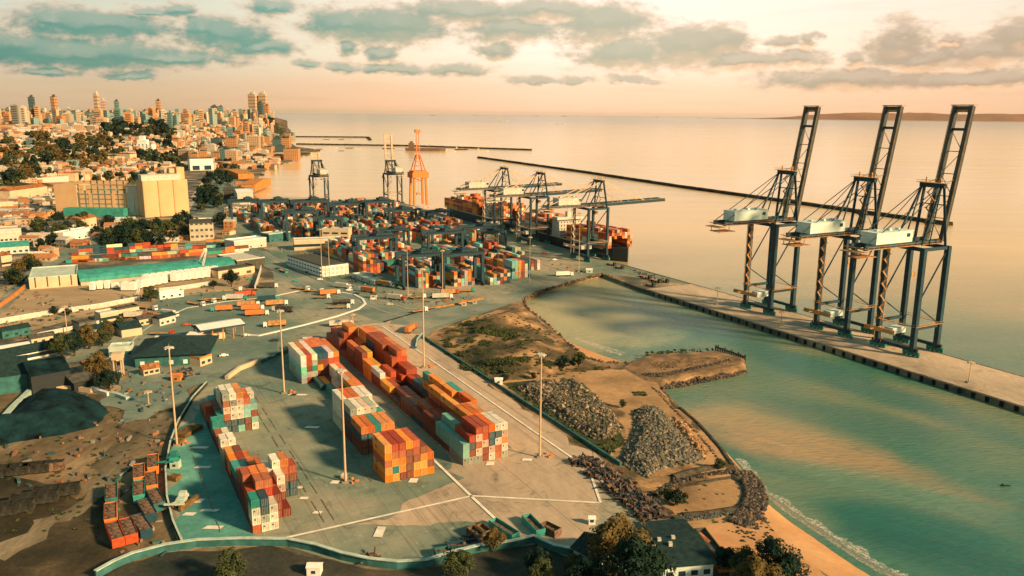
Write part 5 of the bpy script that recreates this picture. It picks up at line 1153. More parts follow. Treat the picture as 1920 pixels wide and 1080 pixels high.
# ------------------------------------------------------------------ the town
WM = [('town_cream',(.70,.46,.27),(.10,.09,.07)),('town_orange',(.66,.33,.13),(.12,.07,.04)),('town_white',(.74,.66,.52),(.12,.13,.12)),('town_teal',(.16,.30,.27),(.03,.08,.08)),('town_grey',(.36,.34,.27),(.05,.07,.07)),('town_pink',(.66,.42,.32),(.10,.08,.07)),('town_dark',(.07,.14,.14),(.02,.04,.05)),('town_sand',(.58,.46,.30),(.09,.09,.07))]
for n_, a_, b_ in WM: window_mat(n_, tuple(x*.8 for x in a_), b_, 4.2, 3.6)
TWC = ['cream','orange','white','teal','grey','pink','dark','sand coloured']
PROT = {}
def town_proto(ci, shape):
    if (ci, shape) in PROT: return PROT[(ci, shape)]
    # unit blocks in metres: width, depth, height 30 (scaled in z)
    w_, d_ = {'slim':(16,16),'slab':(26,14),'wide':(34,20),'step':(22,18)}[shape]; root = empty('tower_block', (0,0,-500), 0)
    m_ = MB(); m_.box((0,0,15), (w_,d_,30))
    if shape == 'step': m_.box((w_*.5+3,0,10), (6,d_*.8,20)); 
    if shape == 'slim': m_.box((w_*.5+1,0,14), (2,d_*.4,28))
    m_.build('wall', WM[ci][0], root)
    m_ = MB(); m_.box((0,0,30.3), (w_+.6,d_+.6,.6)); m_.box((w_*.12,0,31.8), (w_*.35,d_*.45,2.6)); m_.box((-w_*.25,d_*.1,31.2), (w_*.15,d_*.2,1.4)); m_.build('roof', 'off_white' if ci in (0,2,5,7) else 'roof_grey', root)
    PROT[(ci, shape)] = root; return root
ZONES = [(-99,'at far left in'),(60,'left of the tall spike in'),(160,'near the tall spike in'),(225,'above the office block in'),(300,'above the silo block in'),(380,'above the avenue head in'),(450,'beside the tallest pair in')]
def zone(x):
    r = ZONES[0][1]
    for a, n_ in ZONES:
        if x >= a: r = n_
    return r
TOWN = []; BAND = {'the hilltop skyline':'on the skyline','the middle of the upper town':'in the upper town','the waterfront quarter':'on the waterfront'}
rt = random.Random(21)
def put_tower(hx, dist, h, shape, ci, rz=None, scw=1.0, band='the hilltop skyline', z=None, lbl=None):
    a = math.atan((hx-960)/1555); X_, Y_ = dist*math.sin(a), dist*math.cos(a); z = hill(X_, Y_) if z is None else z
    TOWN.append(dict(x=hx, y=proj((X_, Y_, z))[1], loc=(X_, Y_, max(0, z)-1.0), h=h, shape=shape, ci=ci, rz=rt.uniform(-.5,.5) if rz is None else rz, w=scw, band=band, lbl=lbl))
CW = [0,0,1,1,2,2,3,3,4,4,5,6,7,7]
for i in range(112):    # towers on the skyline
    hx = 3+i*4.5+rt.uniform(-4,4); dist = rt.uniform(3600,6400); 
    put_tower(hx, dist, rt.choice((38,48,55,62,70,80))*(.66+.35*noise.noise(Vector((hx*.03,0,0)))+.1), rt.choice(('slim','slim','slab','step')), rt.choice(CW))
for hx, d_, h, s, c, w_, lb in ((180,4600,140,'slim',0,1.2,'tallest slender cream tower rising above the left part of the skyline'),(192,4700,108,'slim',5,1.2,'pinkish tower just right of the tallest slender cream tower'),(58,4500,116,'slim',6,1.3,'dark tower standing above the skyline near the left edge'),(100,4500,118,'slim',1,1.3,'orange tower left of the tallest slender cream tower'),(217,4700,105,'slim',3,1.1,'teal tower right of the tallest slender cream tower'),(295,4800,112,'slim',1,1.2,'lone orange tower standing above the middle of the skyline'),
    (399,4700,88,'slab',6,1.2,'dark twin slab, left one, on the skyline above the avenue'),(411,4700,86,'slab',3,1.0,'teal twin slab, right one, on the skyline above the avenue'),(472,5600,168,'slab',0,1.9,'tallest cream tower, left of the pair at the end of the headland'),(479,5750,146,'slab',1,1.9,'orange slab between the two tallest headland towers'),(486,5500,118,'slim',6,1.9,'dark tower in the middle of the headland tower group'),(491,5700,172,'slab',0,1.9,'tallest sunlit tower, right of the pair at the end of the headland'),(498,5600,100,'slim',1,1.6,'orange tower at the right of the headland tower group'),(504,5700,64,'slim',0,1.4,'last low tower at the right end of the headland'),(455,5200,62,'slim',1,1.3,'orange tower left of the headland tower group'),(462,5300,72,'slim',0,1.2,'cream tower touching the left of the headland tower group')):
    put_tower(hx, d_, h, s, c, rt.uniform(-.2,.2), w_, lbl=lb)
for i in range(86):     # middle rows of the upper town
    hx = rt.uniform(0,500); dist = rt.uniform(2250,3500)*(1 if hx < 330 else 1.25); put_tower(hx, dist, rt.choice((8,11,14,18,22)), rt.choice(('wide','slab','step','wide')), rt.choice((0,0,1,1,2,2,4,5,7)), band='the middle of the upper town')
for i in range(44):     # waterfront quarter below the hill
    hx = rt.uniform(325,548); y_ = rt.uniform(256,300) if hx > 430 else rt.uniform(275,312); p = P(hx, y_)
    if hx > 545-(y_-256)*.3: continue
    put_tower(hx, math.hypot(p.x, p.y), rt.choice((16,22,28,34)), rt.choice(('slab','wide','slim')), rt.choice((0,0,1,2,2,3,6,7)), rt.uniform(-.25,.25), 1.0, 'the waterfront quarter', z=0)
for hx, y_, h, s, c, w_, lb in ((531,286,44,'slim',1,1.5,'orange silo like block at the tip of the waterfront'),(541,300,30,'wide',1,1.1,'broad orange block standing at the waterline of the far shore'),(428,283,40,'slab',1,1.3,'orange block in the waterfront quarter left of the cream slab'),(470,280,44,'slab',0,1.5,'large cream slab in the waterfront quarter'),(516,280,40,'slim',6,1.5,'dark glass tower in the waterfront quarter near its tip'),(400,282,38,'slim',6,1.6,'dark teal glass tower in the waterfront quarter above the hangar'),(412,300,20,'wide',1,1.6,'long low orange hall right of the hangar')):
    p = P(hx, y_); put_tower(hx, math.hypot(p.x, p.y), h, s, c, 0, w_, 'the waterfront quarter', z=0, lbl=lb)
by = {}
for t_ in sorted(TOWN, key=lambda q: q['x']):
    if t_['lbl'] is None: k = (zone(t_['x']), t_['band'], TWC[t_['ci']]); t_['n'] = by.get(k, 0); by[k] = t_['n']+1
used = set()
for t_ in TOWN:
    pr = town_proto(t_['ci'], t_['shape']); sz = (t_['w'], t_['w'], t_['h']/30)
    lb = t_['lbl'] or f"{ordw(t_['n'])} {TWC[t_['ci']]} block from left, {zone(t_['x'])[:-3]}, {BAND[t_['band']]}"
    grp = 'buildings in '+t_['band']
    if id(pr) not in used: used.add(id(pr)); pr.location = t_['loc']; pr.rotation_euler.z = t_['rz']; pr.scale = sz; tag(pr, lb, 'building', grp); root = pr
    else: root = dup(pr, t_['loc'], t_['rz'], sz, lb, grp); root['category'] = 'building'
# small houses in between, too many to count
b = MB(); HC = [(.50,.32,.18),(.56,.27,.11),(.60,.50,.37),(.48,.20,.075),(.30,.29,.24),(.18,.30,.27),(.74,.48,.30),(.45,.36,.25)]; RC = [(.42,.17,.06),(.36,.14,.06),(.50,.44,.34),(.22,.20,.16),(.60,.56,.46)]
def house(p, w_, d_, h, rz, gable):
    c = random.choice(HC); b.box((p.x, p.y, p.z+h/2-1), (w_, d_, h+2), rz=rz, col=c); cr, sr = math.cos(rz), math.sin(rz)
    r_ = random.choice(RC)
    def L_(x, y, z): return (p.x+x*cr-y*sr, p.y+x*sr+y*cr, p.z+z)
    if gable: a_, e = w_/2+.4, d_/2+.4; b.add([L_(-a_,-e,h),L_(a_,-e,h),L_(a_,e,h),L_(-a_,e,h),L_(-a_,0,h+d_*.25),L_(a_,0,h+d_*.25)], [(0,1,5,4),(2,3,4,5),(1,2,5),(3,0,4)], 0, r_)
    else: b.box((p.x, p.y, p.z+h+.2), (w_+.4, d_+.4, .4), rz=rz, col=random.choice(RC[2:])); b.box(L_(w_*.2,0,h+1), (2.5,2.5,1.8), rz=rz, col=c)
    n = max(2, int(w_/3.5))
    for i in range(n):
        for k in range(max(1, int(h/3.4))): q = L_(-w_/2+(i+.5)*w_/n, -d_/2-.05, 1.8+k*3.3); b.box(q, (1.5,.1,1.5), rz=rz, col=(.07,.07,.06))
FOREST = [[(-10,285),(60,262),(150,268),(215,262),(235,300),(200,322),(120,330),(60,345),(-10,350)],[(190,232),(330,235),(340,290),(250,270),(200,262)],[(250,296),(350,292),(350,318),(260,312)]]
def in_forest(x, y): return any(inpoly(x, y, f_) for f_ in FOREST)
k = 0
while k < 2700:
    x = random.uniform(-20,525); y = 216+random.random()**1.5*128
    if x > 505-(y-216)*.0 and y < 250: continue
    if x > 330 and y > 318: continue
    if in_forest(x, y) and random.random() < .6: continue
    if 95 < x < 360 and 338 < y: continue
    p = Phill(x, y)
    if p is None: continue
    if x > 540-(y-230)*.2: continue
    k += 1; house(p, random.uniform(8,20), random.uniform(7,13), random.choice((4,5,7,9,12)), random.uniform(-.6,.6), random.random() < .6)
for _ in range(900):
    hx = random.uniform(-10,508); dd = random.uniform(3000,8200); a = math.atan((hx-960)/1555); X_, Y_ = dd*math.sin(a), dd*math.cos(a); h = random.choice((20,28,34,42,50,58))*(.75+.5*random.random()); c = random.choice(HC[:1]+HC+[(.10,.20,.19),(.18,.28,.25),(.25,.33,.29)]); z = hill(X_, Y_); w_ = random.uniform(13,26); rz = random.uniform(-.5,.5)
    b.box((X_, Y_, z+h/2-2), (w_, random.uniform(12,18), h+4), rz=rz, col=c); b.box((X_, Y_, z+h+1), (w_*.4, 5, 3), rz=rz, col=c)
    for k in range(int(h/7)): b.box((X_+math.sin(rz)*9.1, Y_-math.cos(rz)*9.1, z+4+k*7), (w_*.8, .3, 2.2), rz=rz, col=tuple(x*.3 for x in c))
b.build('town_houses', 'city')['kind'] = 'stuff'
b = MB(); k = 0
LOWZ = [[(-20,350),(95,345),(98,400),(-20,470)],[(0,470),(60,440),(340,425),(430,440),(430,452),(180,455),(60,500)],[(0,630),(60,612),(210,640),(200,700),(110,690),(0,700)],[(425,440),(440,340),(470,345),(472,378),(445,400)],[(560,395),(520,470),(500,455)]]
while k < 150:
    z_ = random.choice(LOWZ[:2]+LOWZ[:2]+LOWZ[3:4]); xs_ = [q[0] for q in z_]; ys_ = [q[1] for q in z_]; x, y = random.uniform(min(xs_), max(xs_)), random.uniform(min(ys_), max(ys_))
    if not inpoly(x, y, z_): continue
    k += 1; house(P(x, y), random.uniform(7,20), random.uniform(6,12), random.choice((3,4,5,7)), random.uniform(-.4,.4), random.random() < .5)
b.build('low_houses', 'city')['kind'] = 'stuff'
# waterfront sheds and piers
for (a, c, dp, yt, wm_, rm_, lb) in (((446,384),(476,383),60,362,'off_white','white','white block at the left end of the far container yard'),((452,360),(478,360),120,346,'brick_orange','brick_orange','orange shed on the waterfront, nearest of the row'),((447,336),(476,335),150,326,'brick_orange','brick_orange','orange shed on the waterfront, middle of the row'),((436,318),(480,316),120,308,'town_cream','brick_orange','orange roofed shed on the waterfront, farthest of the row'),((420,374),(446,374),40,356,'roof_grey','roof_grey','grey shed between the avenue and the orange waterfront sheds'),((500,300),(545,298),60,290,'brick_orange','town_sand','orange hall by the far piers')):
    bpx(a, c, dp, yt, wm_, rm_, lb, 'shed', name='waterfront_shed', rise=3, roof='gable')
for (a, c, w_, lb) in (((476,329),(494,329),14,'short dark pier off the orange waterfront sheds'),((476,358),(484,358),10,'stubby pier nearer than the dark one'),((556,283),(600,283),22,'low dock beyond the orange hall'),((548,293),(578,289),26,'rusty dock by the broad orange block')):
    ribbon('pier', [a, c], w_, -4, .6, 'breakwater_rock', lb, 'pier')

# ------------------------------------------------------------------ trees
def crown(b, R_, H, n, leaf, seed, flat=.75, gap=.25):
    r = random.Random(seed); cl = []
    for _ in range(max(9, min(30, int(n/40)))):
        a = r.uniform(0, 6.28); q = math.sqrt(r.random()); zz = r.uniform(-1, 1); k = math.sqrt(max(0, 1-zz*zz))*q
        cl.append((Vector((math.cos(a)*k*R_*.85, math.sin(a)*k*R_*.85, H+zz*R_*flat*.8)), r.uniform(.16,.42)*R_))
    for i in range(n):
        c, s = r.choice(cl); d = Vector((r.gauss(0,1), r.gauss(0,1), r.gauss(0,1)))
        if d.length < .01: continue
        d.normalize(); p = c+d*s*(.75+.35*r.random()); nrm = (d+Vector((r.uniform(-.7,.7), r.uniform(-.7,.7), r.uniform(-.2,.9)))).normalized()
        a_ = nrm.orthogonal().normalized(); c_ = nrm.cross(a_); an = r.uniform(0, 3.1); u_ = a_*math.cos(an)+c_*math.sin(an); v_ = nrm.cross(u_); l = leaf*r.uniform(.6,1.4)
        b.add([p-u_*l, p+v_*l*.6, p+u_*l, p-v_*l*.6], [(0,1,2,3)])
def tree_proto(R_, H, n, leaf, m_, seed, limbs=5):
    root = empty('tree', (0,0,-500)); m1 = MB(); th = H-R_*.3; m1.cyl((0,0,-.3), (0,0,th*.6), R_*.09, R_*.06, 7); r = random.Random(seed)
    for i in range(limbs): a = i*6.28/limbs+r.uniform(-.4,.4); m1.cyl((0,0,th*.5), (math.cos(a)*R_*.5, math.sin(a)*R_*.5, H+r.uniform(-.1,.3)*R_), R_*.05, R_*.015, 5)
    m1.build('trunk', 'bark', root); m2 = MB(); crown(m2, R_, H, n, leaf, seed); m2.build('crown', m_, root); return root
TP = {}
for k, m_ in (('green','foliage'),('dark','foliage_dark'),('gold','foliage_gold')):
    TP[('near', k)] = [tree_proto(5, 6.5, 5200, .30, m_, 3), tree_proto(5, 6, 5200, .30, m_, 8)]
    TP[('mid', k)] = [tree_proto(5, 6, 1300, .55, m_, s) for s in (4, 5)]
    TP[('far', k)] = [tree_proto(5, 5.5, 420, 1.0, m_, s, 3) for s in (6, 7)]
TL = []
def T(x, y, R_, kind='green', lod='mid', p=None, lbl=None): TL.append(dict(x=x, y=y, R=R_, k=kind, l=lod, p=p or P(x, y), lbl=lbl))
for (x, y, R_, k, lb) in ((430,1096,5,'green','dark green round tree at the bottom edge under the wall'),(862,1088,4.4,'green','dark green tree at the bottom edge right of the wall curve'),(925,1036,3.2,'gold','small brown tree standing against the pale wall'),(1010,1082,4,'dark','dark round tree below the wall corner'),
    (1152,1086,8.5,'gold','huge golden topped tree left of the slate roofed house'),(1190,1132,8,'dark','big dark tree at the bottom in front of the slate roofed house'),(1100,1118,6,'dark','dark tree at the bottom left of the huge golden one'),(1362,1072,4.2,'dark','dark tree right of the slate roofed house'),(1445,1104,6.5,'dark','large dark tree on the beach side at the bottom'),(1398,1090,4.5,'green','green tree between the dark beachside trees'),(1475,1100,5,'dark','dark tree nearest the sea at the bottom'),(1075,1096,4,'green','green tree at the bottom below the outbuilding'),(1415,1122,6,'gold','brownish tree at the bottom by the orange hut'),(1015,1100,4,'green','green tree at the very bottom edge')): T(x, y, R_, k, 'near', lbl=lb)
for (x, y, R_, k, lb) in ((188,712,7,'gold','large golden tree beside the cream water tower'),(205,735,5.5,'dark','dark bushy tree below the large golden one'),(115,672,6.5,'green','green tree at the end of the white barrack'),(140,668,5.5,'dark','dark tree right of the white barrack'),(168,655,6.5,'gold','golden tree above the large golden one'),(192,650,5.5,'green','green tree left of the dark hipped roof'),(283,566,6,'green','round dome shaped tree by the white wall'),(434,538,5.5,'dark','wide dark shrub left of the fence panels'),(400,540,3,'dark','small dark shrub by the cream huts'),(128,592,3,'dark','small palm like tree above the white wall'),(102,590,3,'dark','dark small tree left of the palm like one'),(200,625,3.5,'green','small tree before the cream guardhouse'),(225,612,3,'green','small tree before the cream lodge'),(205,632,3.5,'gold','small golden tree by the brick hut')): T(x, y, R_, k, 'near' if R_ > 5 else 'mid', lbl=lb)
for (x, y, R_, k, lb) in ((1055,694,3.2,'dark','dark bush in the middle of the neck above the rubble'),(1085,688,3.4,'green','dark green bush by the little beach'),(945,716,2.4,'dark','dark bush beside the white hut on the road edge'),(1000,712,2,'green','bush at the top of the rubble mound'),(1270,948,3,'dark','dark bush by the road at the sandy field'),(1250,940,2.5,'green','green bush left of the dark one on the sandy field edge'),(1350,880,2.0,'green','small bush on the ridge over the sandy field'),(1168,765,1.8,'green','bush on the path between rubble mounds')): T(x, y, R_, k, 'mid', lbl=lb)
rt = random.Random(33)
def scatter(poly, n, Rr, kinds, lod, grp):
    xs_ = [q[0] for q in poly]; ys_ = [q[1] for q in poly]; k = 0
    while k < n:
        x, y = rt.uniform(min(xs_), max(xs_)), rt.uniform(min(ys_), max(ys_))
        if not inpoly(x, y, poly): continue
        k += 1; TL.append(dict(x=x, y=y, R=rt.uniform(*Rr), k=rt.choice(kinds), l=lod, p=Phill(x, y) if lod == 'far' else P(x, y), lbl=None, g=grp))
scatter([(172,446),(200,432),(270,428),(320,424),(335,440),(330,462),(200,470)], 34, (5,9), ('dark','dark','green'), 'mid', 'among the dark trees below the silos')
scatter([(60,450),(80,425),(130,415),(180,420),(165,435),(110,455),(80,470)], 18, (5,8), ('dark','green'), 'mid', 'among the trees below the mill')
scatter([(310,420),(350,412),(410,420),(430,440),(345,450)], 12, (5,8), ('dark','dark','green'), 'mid', 'around the grey brown cube')
scatter([(20,545),(70,512),(95,500),(60,500),(10,530)], 10, (4,6), ('dark','green','gold'), 'mid', 'along the left street')
scatter([(368,400),(385,350),(410,316),(440,300),(445,312),(428,345),(418,390)], 40, (6,10), ('dark','dark','green'), 'far', 'along the avenue')
scatter(FOREST[0], 96, (8,14), ('gold','gold','gold','green','green','dark'), 'far', 'on the wooded slope at left')
scatter(FOREST[1], 40, (9,15), ('dark','dark','green'), 'far', 'in the dark park on the hill')
scatter([(120,326),(350,320),(356,336),(260,344),(150,348)], 34, (6,10), ('dark','green','gold'), 'far', 'in the strip behind the mill and silos')
scatter(FOREST[2], 16, (9,15), ('dark','green'), 'far', 'beside the stepped white tower')
T(218,262,30,'dark','far',Phill(218,258),'great dark round tree crown on the hill'); T(297,262,28,'dark','far',Phill(297,256),'second great dark crown right of the first on the hill'); T(512,236,34,'dark','far',Phill(505,234),'dark clump of trees at the end of the headland')
cnt = {}
for t_ in sorted(TL, key=lambda q: q['x']):
    if t_['lbl'] is None: c_ = {'gold':'golden brown','dark':'dark','green':'green'}[t_['k']]; key = (t_['g'], c_); i = cnt.get(key, 0); cnt[key] = i+1; t_['lbl'] = f"{c_} tree, {ordw(i)} such from the left {t_['g']}"
usedt = set()
for t_ in TL:
    if t_['p'] is None: continue
    pl_ = TP[(t_['l'], t_['k'])]; pr = rt.choice(pl_); s = t_['R']/5; p = t_['p']; rz = rt.uniform(0, 6.28); sz = (s, s, s*rt.uniform(.8,1.1))
    if t_['l'] == 'near': p = Vector((p.x, p.y, 0))
    if id(pr) not in usedt: usedt.add(id(pr)); pr.location = p; pr.rotation_euler.z = rz; pr.scale = sz; root = pr
    else: root = dup(pr, p, rz, sz)
    tag(root, t_['lbl'], 'tree', 'trees '+t_['g'] if t_.get('g') else None)
for pl_ in TP.values():
    for pr in pl_:
        if id(pr) not in usedt:
            for c in list(pr.children): bpy.data.objects.remove(c)
            bpy.data.objects.remove(pr)
# low scrub on the neck and woods beyond counting
b = MB(); rs = random.Random(9)
def bush(x, y, R_, n): 
    p = P(x, y); p.z = hland(p.x, p.y)
    for _ in range(n):
        d = Vector((rs.gauss(0,1), rs.gauss(0,1), abs(rs.gauss(0,.6)))).normalized(); q = p+Vector((d.x*R_, d.y*R_, d.z*R_*.55))*rs.uniform(.4,1); l = rs.uniform(.2,.42); a_ = Vector((rs.uniform(-1,1), rs.uniform(-1,1), rs.uniform(-.4,.4))).normalized(); c_ = a_.orthogonal().normalized()
        b.add([q-a_*l, q+c_*l, q+a_*l, q-c_*l], [(0,1,2,3)])
for (x, y, R_) in ((845,650,2.5),(838,640,2),(866,665,3),(880,650,2.5),(905,630,4),(925,640,4.5),(940,634,4.5),(952,645,3),(915,655,3),(895,690,4),(880,690,3),(925,688,5),(950,690,4),(975,690,3),(875,612,3.5),(862,625,3),(940,700,3),(960,640,2.5),(1000,655,1.8),(905,700,2),(1020,690,2),(1060,680,2),(970,665,1.6),(1130,690,1.5),(890,620,2),(1240,662,1),(1260,660,1),(1275,659,1.2),(1222,664,1.6),(1200,740,1.5)):
    for _ in range(7): bush(x+rs.uniform(-12,12), y+rs.uniform(-4,4), R_*rs.uniform(.5,.9), int(80*R_))
for _ in range(240):
    x, y = rs.uniform(950,1165), rs.uniform(715,850)
    if inpoly(x, y, [(948,722),(968,716),(1000,745),(1060,795),(1105,825),(1170,800),(1172,838),(1130,860),(1060,808)]): bush(x, y, rs.uniform(.8,2.2), 90)
for _ in range(420):
    x, y = rs.uniform(810,1100), rs.uniform(590,710)
    if inpoly(x, y, [(812,622),(870,600),(945,578),(1060,650),(1100,700),(960,745),(880,690)]): bush(x, y, rs.uniform(.4,1.2), 40)
for poly, n in (([(970,725),(1050,712),(1100,725),(1160,800),(1100,822),(1020,770)],70),([(1180,775),(1240,765),(1320,860),(1215,895),(1160,862)],60),([(0,760),(240,760),(330,770),(300,900),(200,1000),(0,1000)],150),([(1225,930),(1380,885),(1440,990),(1300,985)],30),([(1380,870),(1440,985),(1500,1050),(1380,1040)],30),([(0,600),(250,560),(280,640),(0,680)],90),([(390,490),(480,500),(440,545),(300,560)],40)):
    k = 0; xs_ = [q[0] for q in poly]; ys_ = [q[1] for q in poly]
    while k < n:
        x, y = rs.uniform(min(xs_), max(xs_)), rs.uniform(min(ys_), max(ys_))
        if inpoly(x, y, poly): k += 1; bush(x, y, rs.uniform(.3,1.1), 30)
b.build('scrub_bushes', 'foliage')['kind'] = 'stuff'
b = MB()
for f_, n_ in ((FOREST[0],150),(FOREST[1],90),(FOREST[2],60),([(0,250),(500,228),(520,250),(330,290),(0,300)],170),([(480,228),(512,232),(528,246),(520,262),(470,255)],60),([(498,224),(520,230),(540,250),(546,262),(520,268),(500,240)],110)):
    k = 0; xs_ = [q[0] for q in f_]; ys_ = [q[1] for q in f_]
    while k < n_:
        x, y = rs.uniform(min(xs_), max(xs_)), rs.uniform(min(ys_), max(ys_))
        if not inpoly(x, y, f_): continue
        k += 1; p = Phill(x, y)
        if p is None: continue
        R_ = rs.uniform(5,10)
        for _ in range(46):
            d = Vector((rs.gauss(0,1), rs.gauss(0,1), abs(rs.gauss(0,1)))).normalized(); q = p+Vector((d.x*R_, d.y*R_, 1+d.z*R_*.9)); l = rs.uniform(1.6,3.4); a_ = (Vector((rs.uniform(-1,1), rs.uniform(-1,1), rs.uniform(-1,1)))).normalized(); c_ = a_.cross(d); c_ = c_.normalized() if c_.length > .1 else a_.orthogonal()
            b.add([q-a_*l, q+c_*l, q+a_*l, q-c_*l], [(0,1,2,3)])
b.build('hillside_woods', 'foliage')['kind'] = 'stuff'

# ------------------------------------------------------------------ vehicles
def truck(x, y, rz, cab, load, label, L=11, tank=False, cat='truck', name='lorry', group=None):
    root = empty(name, P(x, y), rz, label, cat, group); m_ = MB(); m_.box((L*.5+1.6,0,1.75), (2.1,2.4,2.5), taper=.94); c = m_.build('cab', cab, root)
    m_ = MB(); m_.box((L*.5+2.62,0,2.15), (.08,2.1,.9)); m_.build('windscreen', 'glass', c)
    m_ = MB(); m_.box((.6,0,.95), (L+1.8,.9,.35)); m_.build('chassis', 'steel_black', root)
    for px_ in (-L*.38,-L*.28,L*.28,L*.5+1.6):
        for s in (-1,1): m_ = MB(); m_.cyl((px_,s*.8,.5), (px_,s*1.2,.5), .5, n=10); m_.build('wheel', 'rubber', root)
    if load and not tank: m_ = MB(); m_.box((0,0,2.4), (L,2.44,2.6)); m_.box((0,0,3.72), (L-.2,2.3,.08)); m_.build('cargo_box', load, root)
    elif load: m_ = MB(); m_.cyl((-L/2,0,2.3), (L/2,0,2.3), 1.15, n=14); m_.build('tank_body', load, root)
    else: m_ = MB(); m_.box((0,0,1.25), (L,2.4,.25)); m_.build('flat_bed', 'rust_tan', root)
    return root
V_ = [(615,553,.45,'white','orange','white lorry with an orange container at the top of the lorry park',0),(640,571,.15,'white','roof_grey','lorry with a grey tank trailer by the white kerb',1),(632,579,.15,'white',None,'pale flatbed lorry below the grey tank trailer',0),(636,612,.25,'white','off_white','white box lorry on the road below the curved kerb',0),(592,640,-1.1,'white',None,'small white lorry above the middle container row',0),
 (478,592,.3,'white','orange','orange container lorry, nearest of the cluster in the lorry park',0),(470,582,.3,'white','orange','orange container lorry, second of the cluster',0),(462,575,.3,'white','rust_tan','tan box lorry left in the lorry park cluster',0),(500,565,.35,'teal','navy','navy container lorry at the top of the cluster',0),(515,573,.4,'white','rust_tan','tan lorry right of the navy one in the cluster',0),(534,585,2.9,'white','roof_grey','grey lorry at the right of the cluster facing away',0),
 (560,543,-.3,'white',None,'empty trailer at the top left of the orange lorry',0),(585,548,-.2,'white',None,'second empty trailer left of the orange lorry',0),(600,560,.1,'white',None,'white tractor with bare chassis below the orange lorry',0),(365,572,-.45,'white',None,'red decked trailer by the left lot edge',0),(385,566,-.4,'white',None,'trailer right of the red decked one',0),(290,590,-.4,'teal',None,'teal tractor with bare trailer left in the lorry park',0),(275,580,-.4,'white',None,'white tractor with bare trailer beside the teal one',0),(440,562,.1,'teal','off_white','cream roofed lorry in the upper lorry park',0),(400,563,.1,'white',None,'bare trailer left of the cream roofed lorry',0),(455,556,.6,'red','red','red lorry at the top edge of the lorry park',0),
 (769,622,1.35,'red','orange','orange lorry on the road left of the far light mast',0),(780,560,.3,'white',None,'white lorry by the fence of the far stacks',0),(826,560,.2,'white','off_white','pale lorry near the slim mast by the far stacks',0),(783,586,.6,'white',None,'white lorry at the junction',0),(1055,518,.2,'white','white','white lorry at the basin corner',0),(720,536,-.5,'white','rust_tan','tan lorry along the left side of the far stacks',0),(690,520,-.5,'teal','off_white','pale roofed lorry by the white louvred shed',0)]
for (x, y, rz, cb, ld, lb, tk_) in V_: truck(x, y, rz, cb, ld, lb, 11 if ld or 'trailer' in lb else 8, bool(tk_))
rv = random.Random(3)
def car_proto(m_):
    root = empty('parked_car', (0,0,-500)); b_ = MB(); b_.box((0,0,.62), (4.3,1.75,.65)); b_.box((-.2,0,1.15), (2.3,1.6,.5), taper=.85); b_.build('body', m_, root)
    b_ = MB(); b_.box((-.2,0,1.12), (2.36,1.3,.32)); b_.build('window', 'glass', root)
    for x in (-1.3,1.3):
        for s in (-1,1): b_ = MB(); b_.cyl((x,s*.6,.32), (x,s*.9,.32), .32, n=8); b_.build('wheel', 'rubber', root)
    return root
CP = {k: car_proto(k) for k in ('white','steel_black','red','off_white','teal')}; usedc = set()
CARS = [(225,678,.2,'white'),(216,700,1,'white'),(205,705,.8,'teal'),(212,712,.7,'off_white'),(460,630,.2,'white'),(515,640,.3,'steel_black'),(520,505,1.2,'steel_black'),(468,525,.1,'teal'),(555,528,.2,'teal'),(600,525,.1,'white'),(640,532,.3,'steel_black'),(655,545,.2,'white'),(668,552,.2,'steel_black'),(700,562,.1,'white'),(730,572,0,'off_white'),(310,560,0,'white'),(1020,475,.2,'red'),(1040,488,.2,'white'),(1000,462,.3,'off_white'),(230,588,.2,'white'),(245,590,.2,'teal'),(90,655,.3,'red'),(50,690,.3,'teal'),(350,610,.4,'red'),(420,668,.4,'white')]
def cwhere(x): return 'in the left sheds area' if x < 260 else 'by the gate and lorry park' if x < 530 else 'near the louvred white shed' if x < 750 else 'on the wharf apron'
for i, (x, y, rz, k) in enumerate(CARS):
    cn = {'white':'white','steel_black':'black','red':'red','off_white':'cream','teal':'teal'}[k]
    where = cwhere(x); rk_ = sorted(q[0] for q in CARS if cwhere(q[0]) == where).index(x)
    pr = CP[k]; lb = f'{cn} car {where}, {ordw(rk_)} from the left of the cars there'
    if k not in usedc: usedc.add(k); pr.location = P(x, y); pr.rotation_euler.z = rz; tag(pr, lb, 'car', 'cars parked about the port'); root = pr
    else: dup(pr, P(x, y), rz, None, lb, 'cars parked about the port')
rq = random.Random(71); spots = [(300,600,-.4),(315,592,-.4),(250,596,.2),(420,583,.3),(520,612,.3),(300,628,.1),(320,640,.1),(500,540,.2),(470,545,.2),(690,548,-.5),(740,562,-.4),(840,552,.3),(870,548,.3),(640,540,-.4),(530,510,-.9)]
for i, (x, y, rz) in enumerate(sorted(spots)):
    cb = rq.choice(('white','white','red','teal')); ld = rq.choice((None,'orange','rust_tan','roof_grey','off_white','navy')); dn = {None:'no load','orange':'an orange box','rust_tan':'a tan box','roof_grey':'a grey box','off_white':'a cream box','navy':'a navy box'}[ld]
    truck(x, y, rz+rq.choice((0,3.14)), cb, ld, f'{cb} cabbed lorry with {dn}, {ordw(i)} from the left among the scattered lorries', 10, group='lorries scattered over the lorry park and roads')
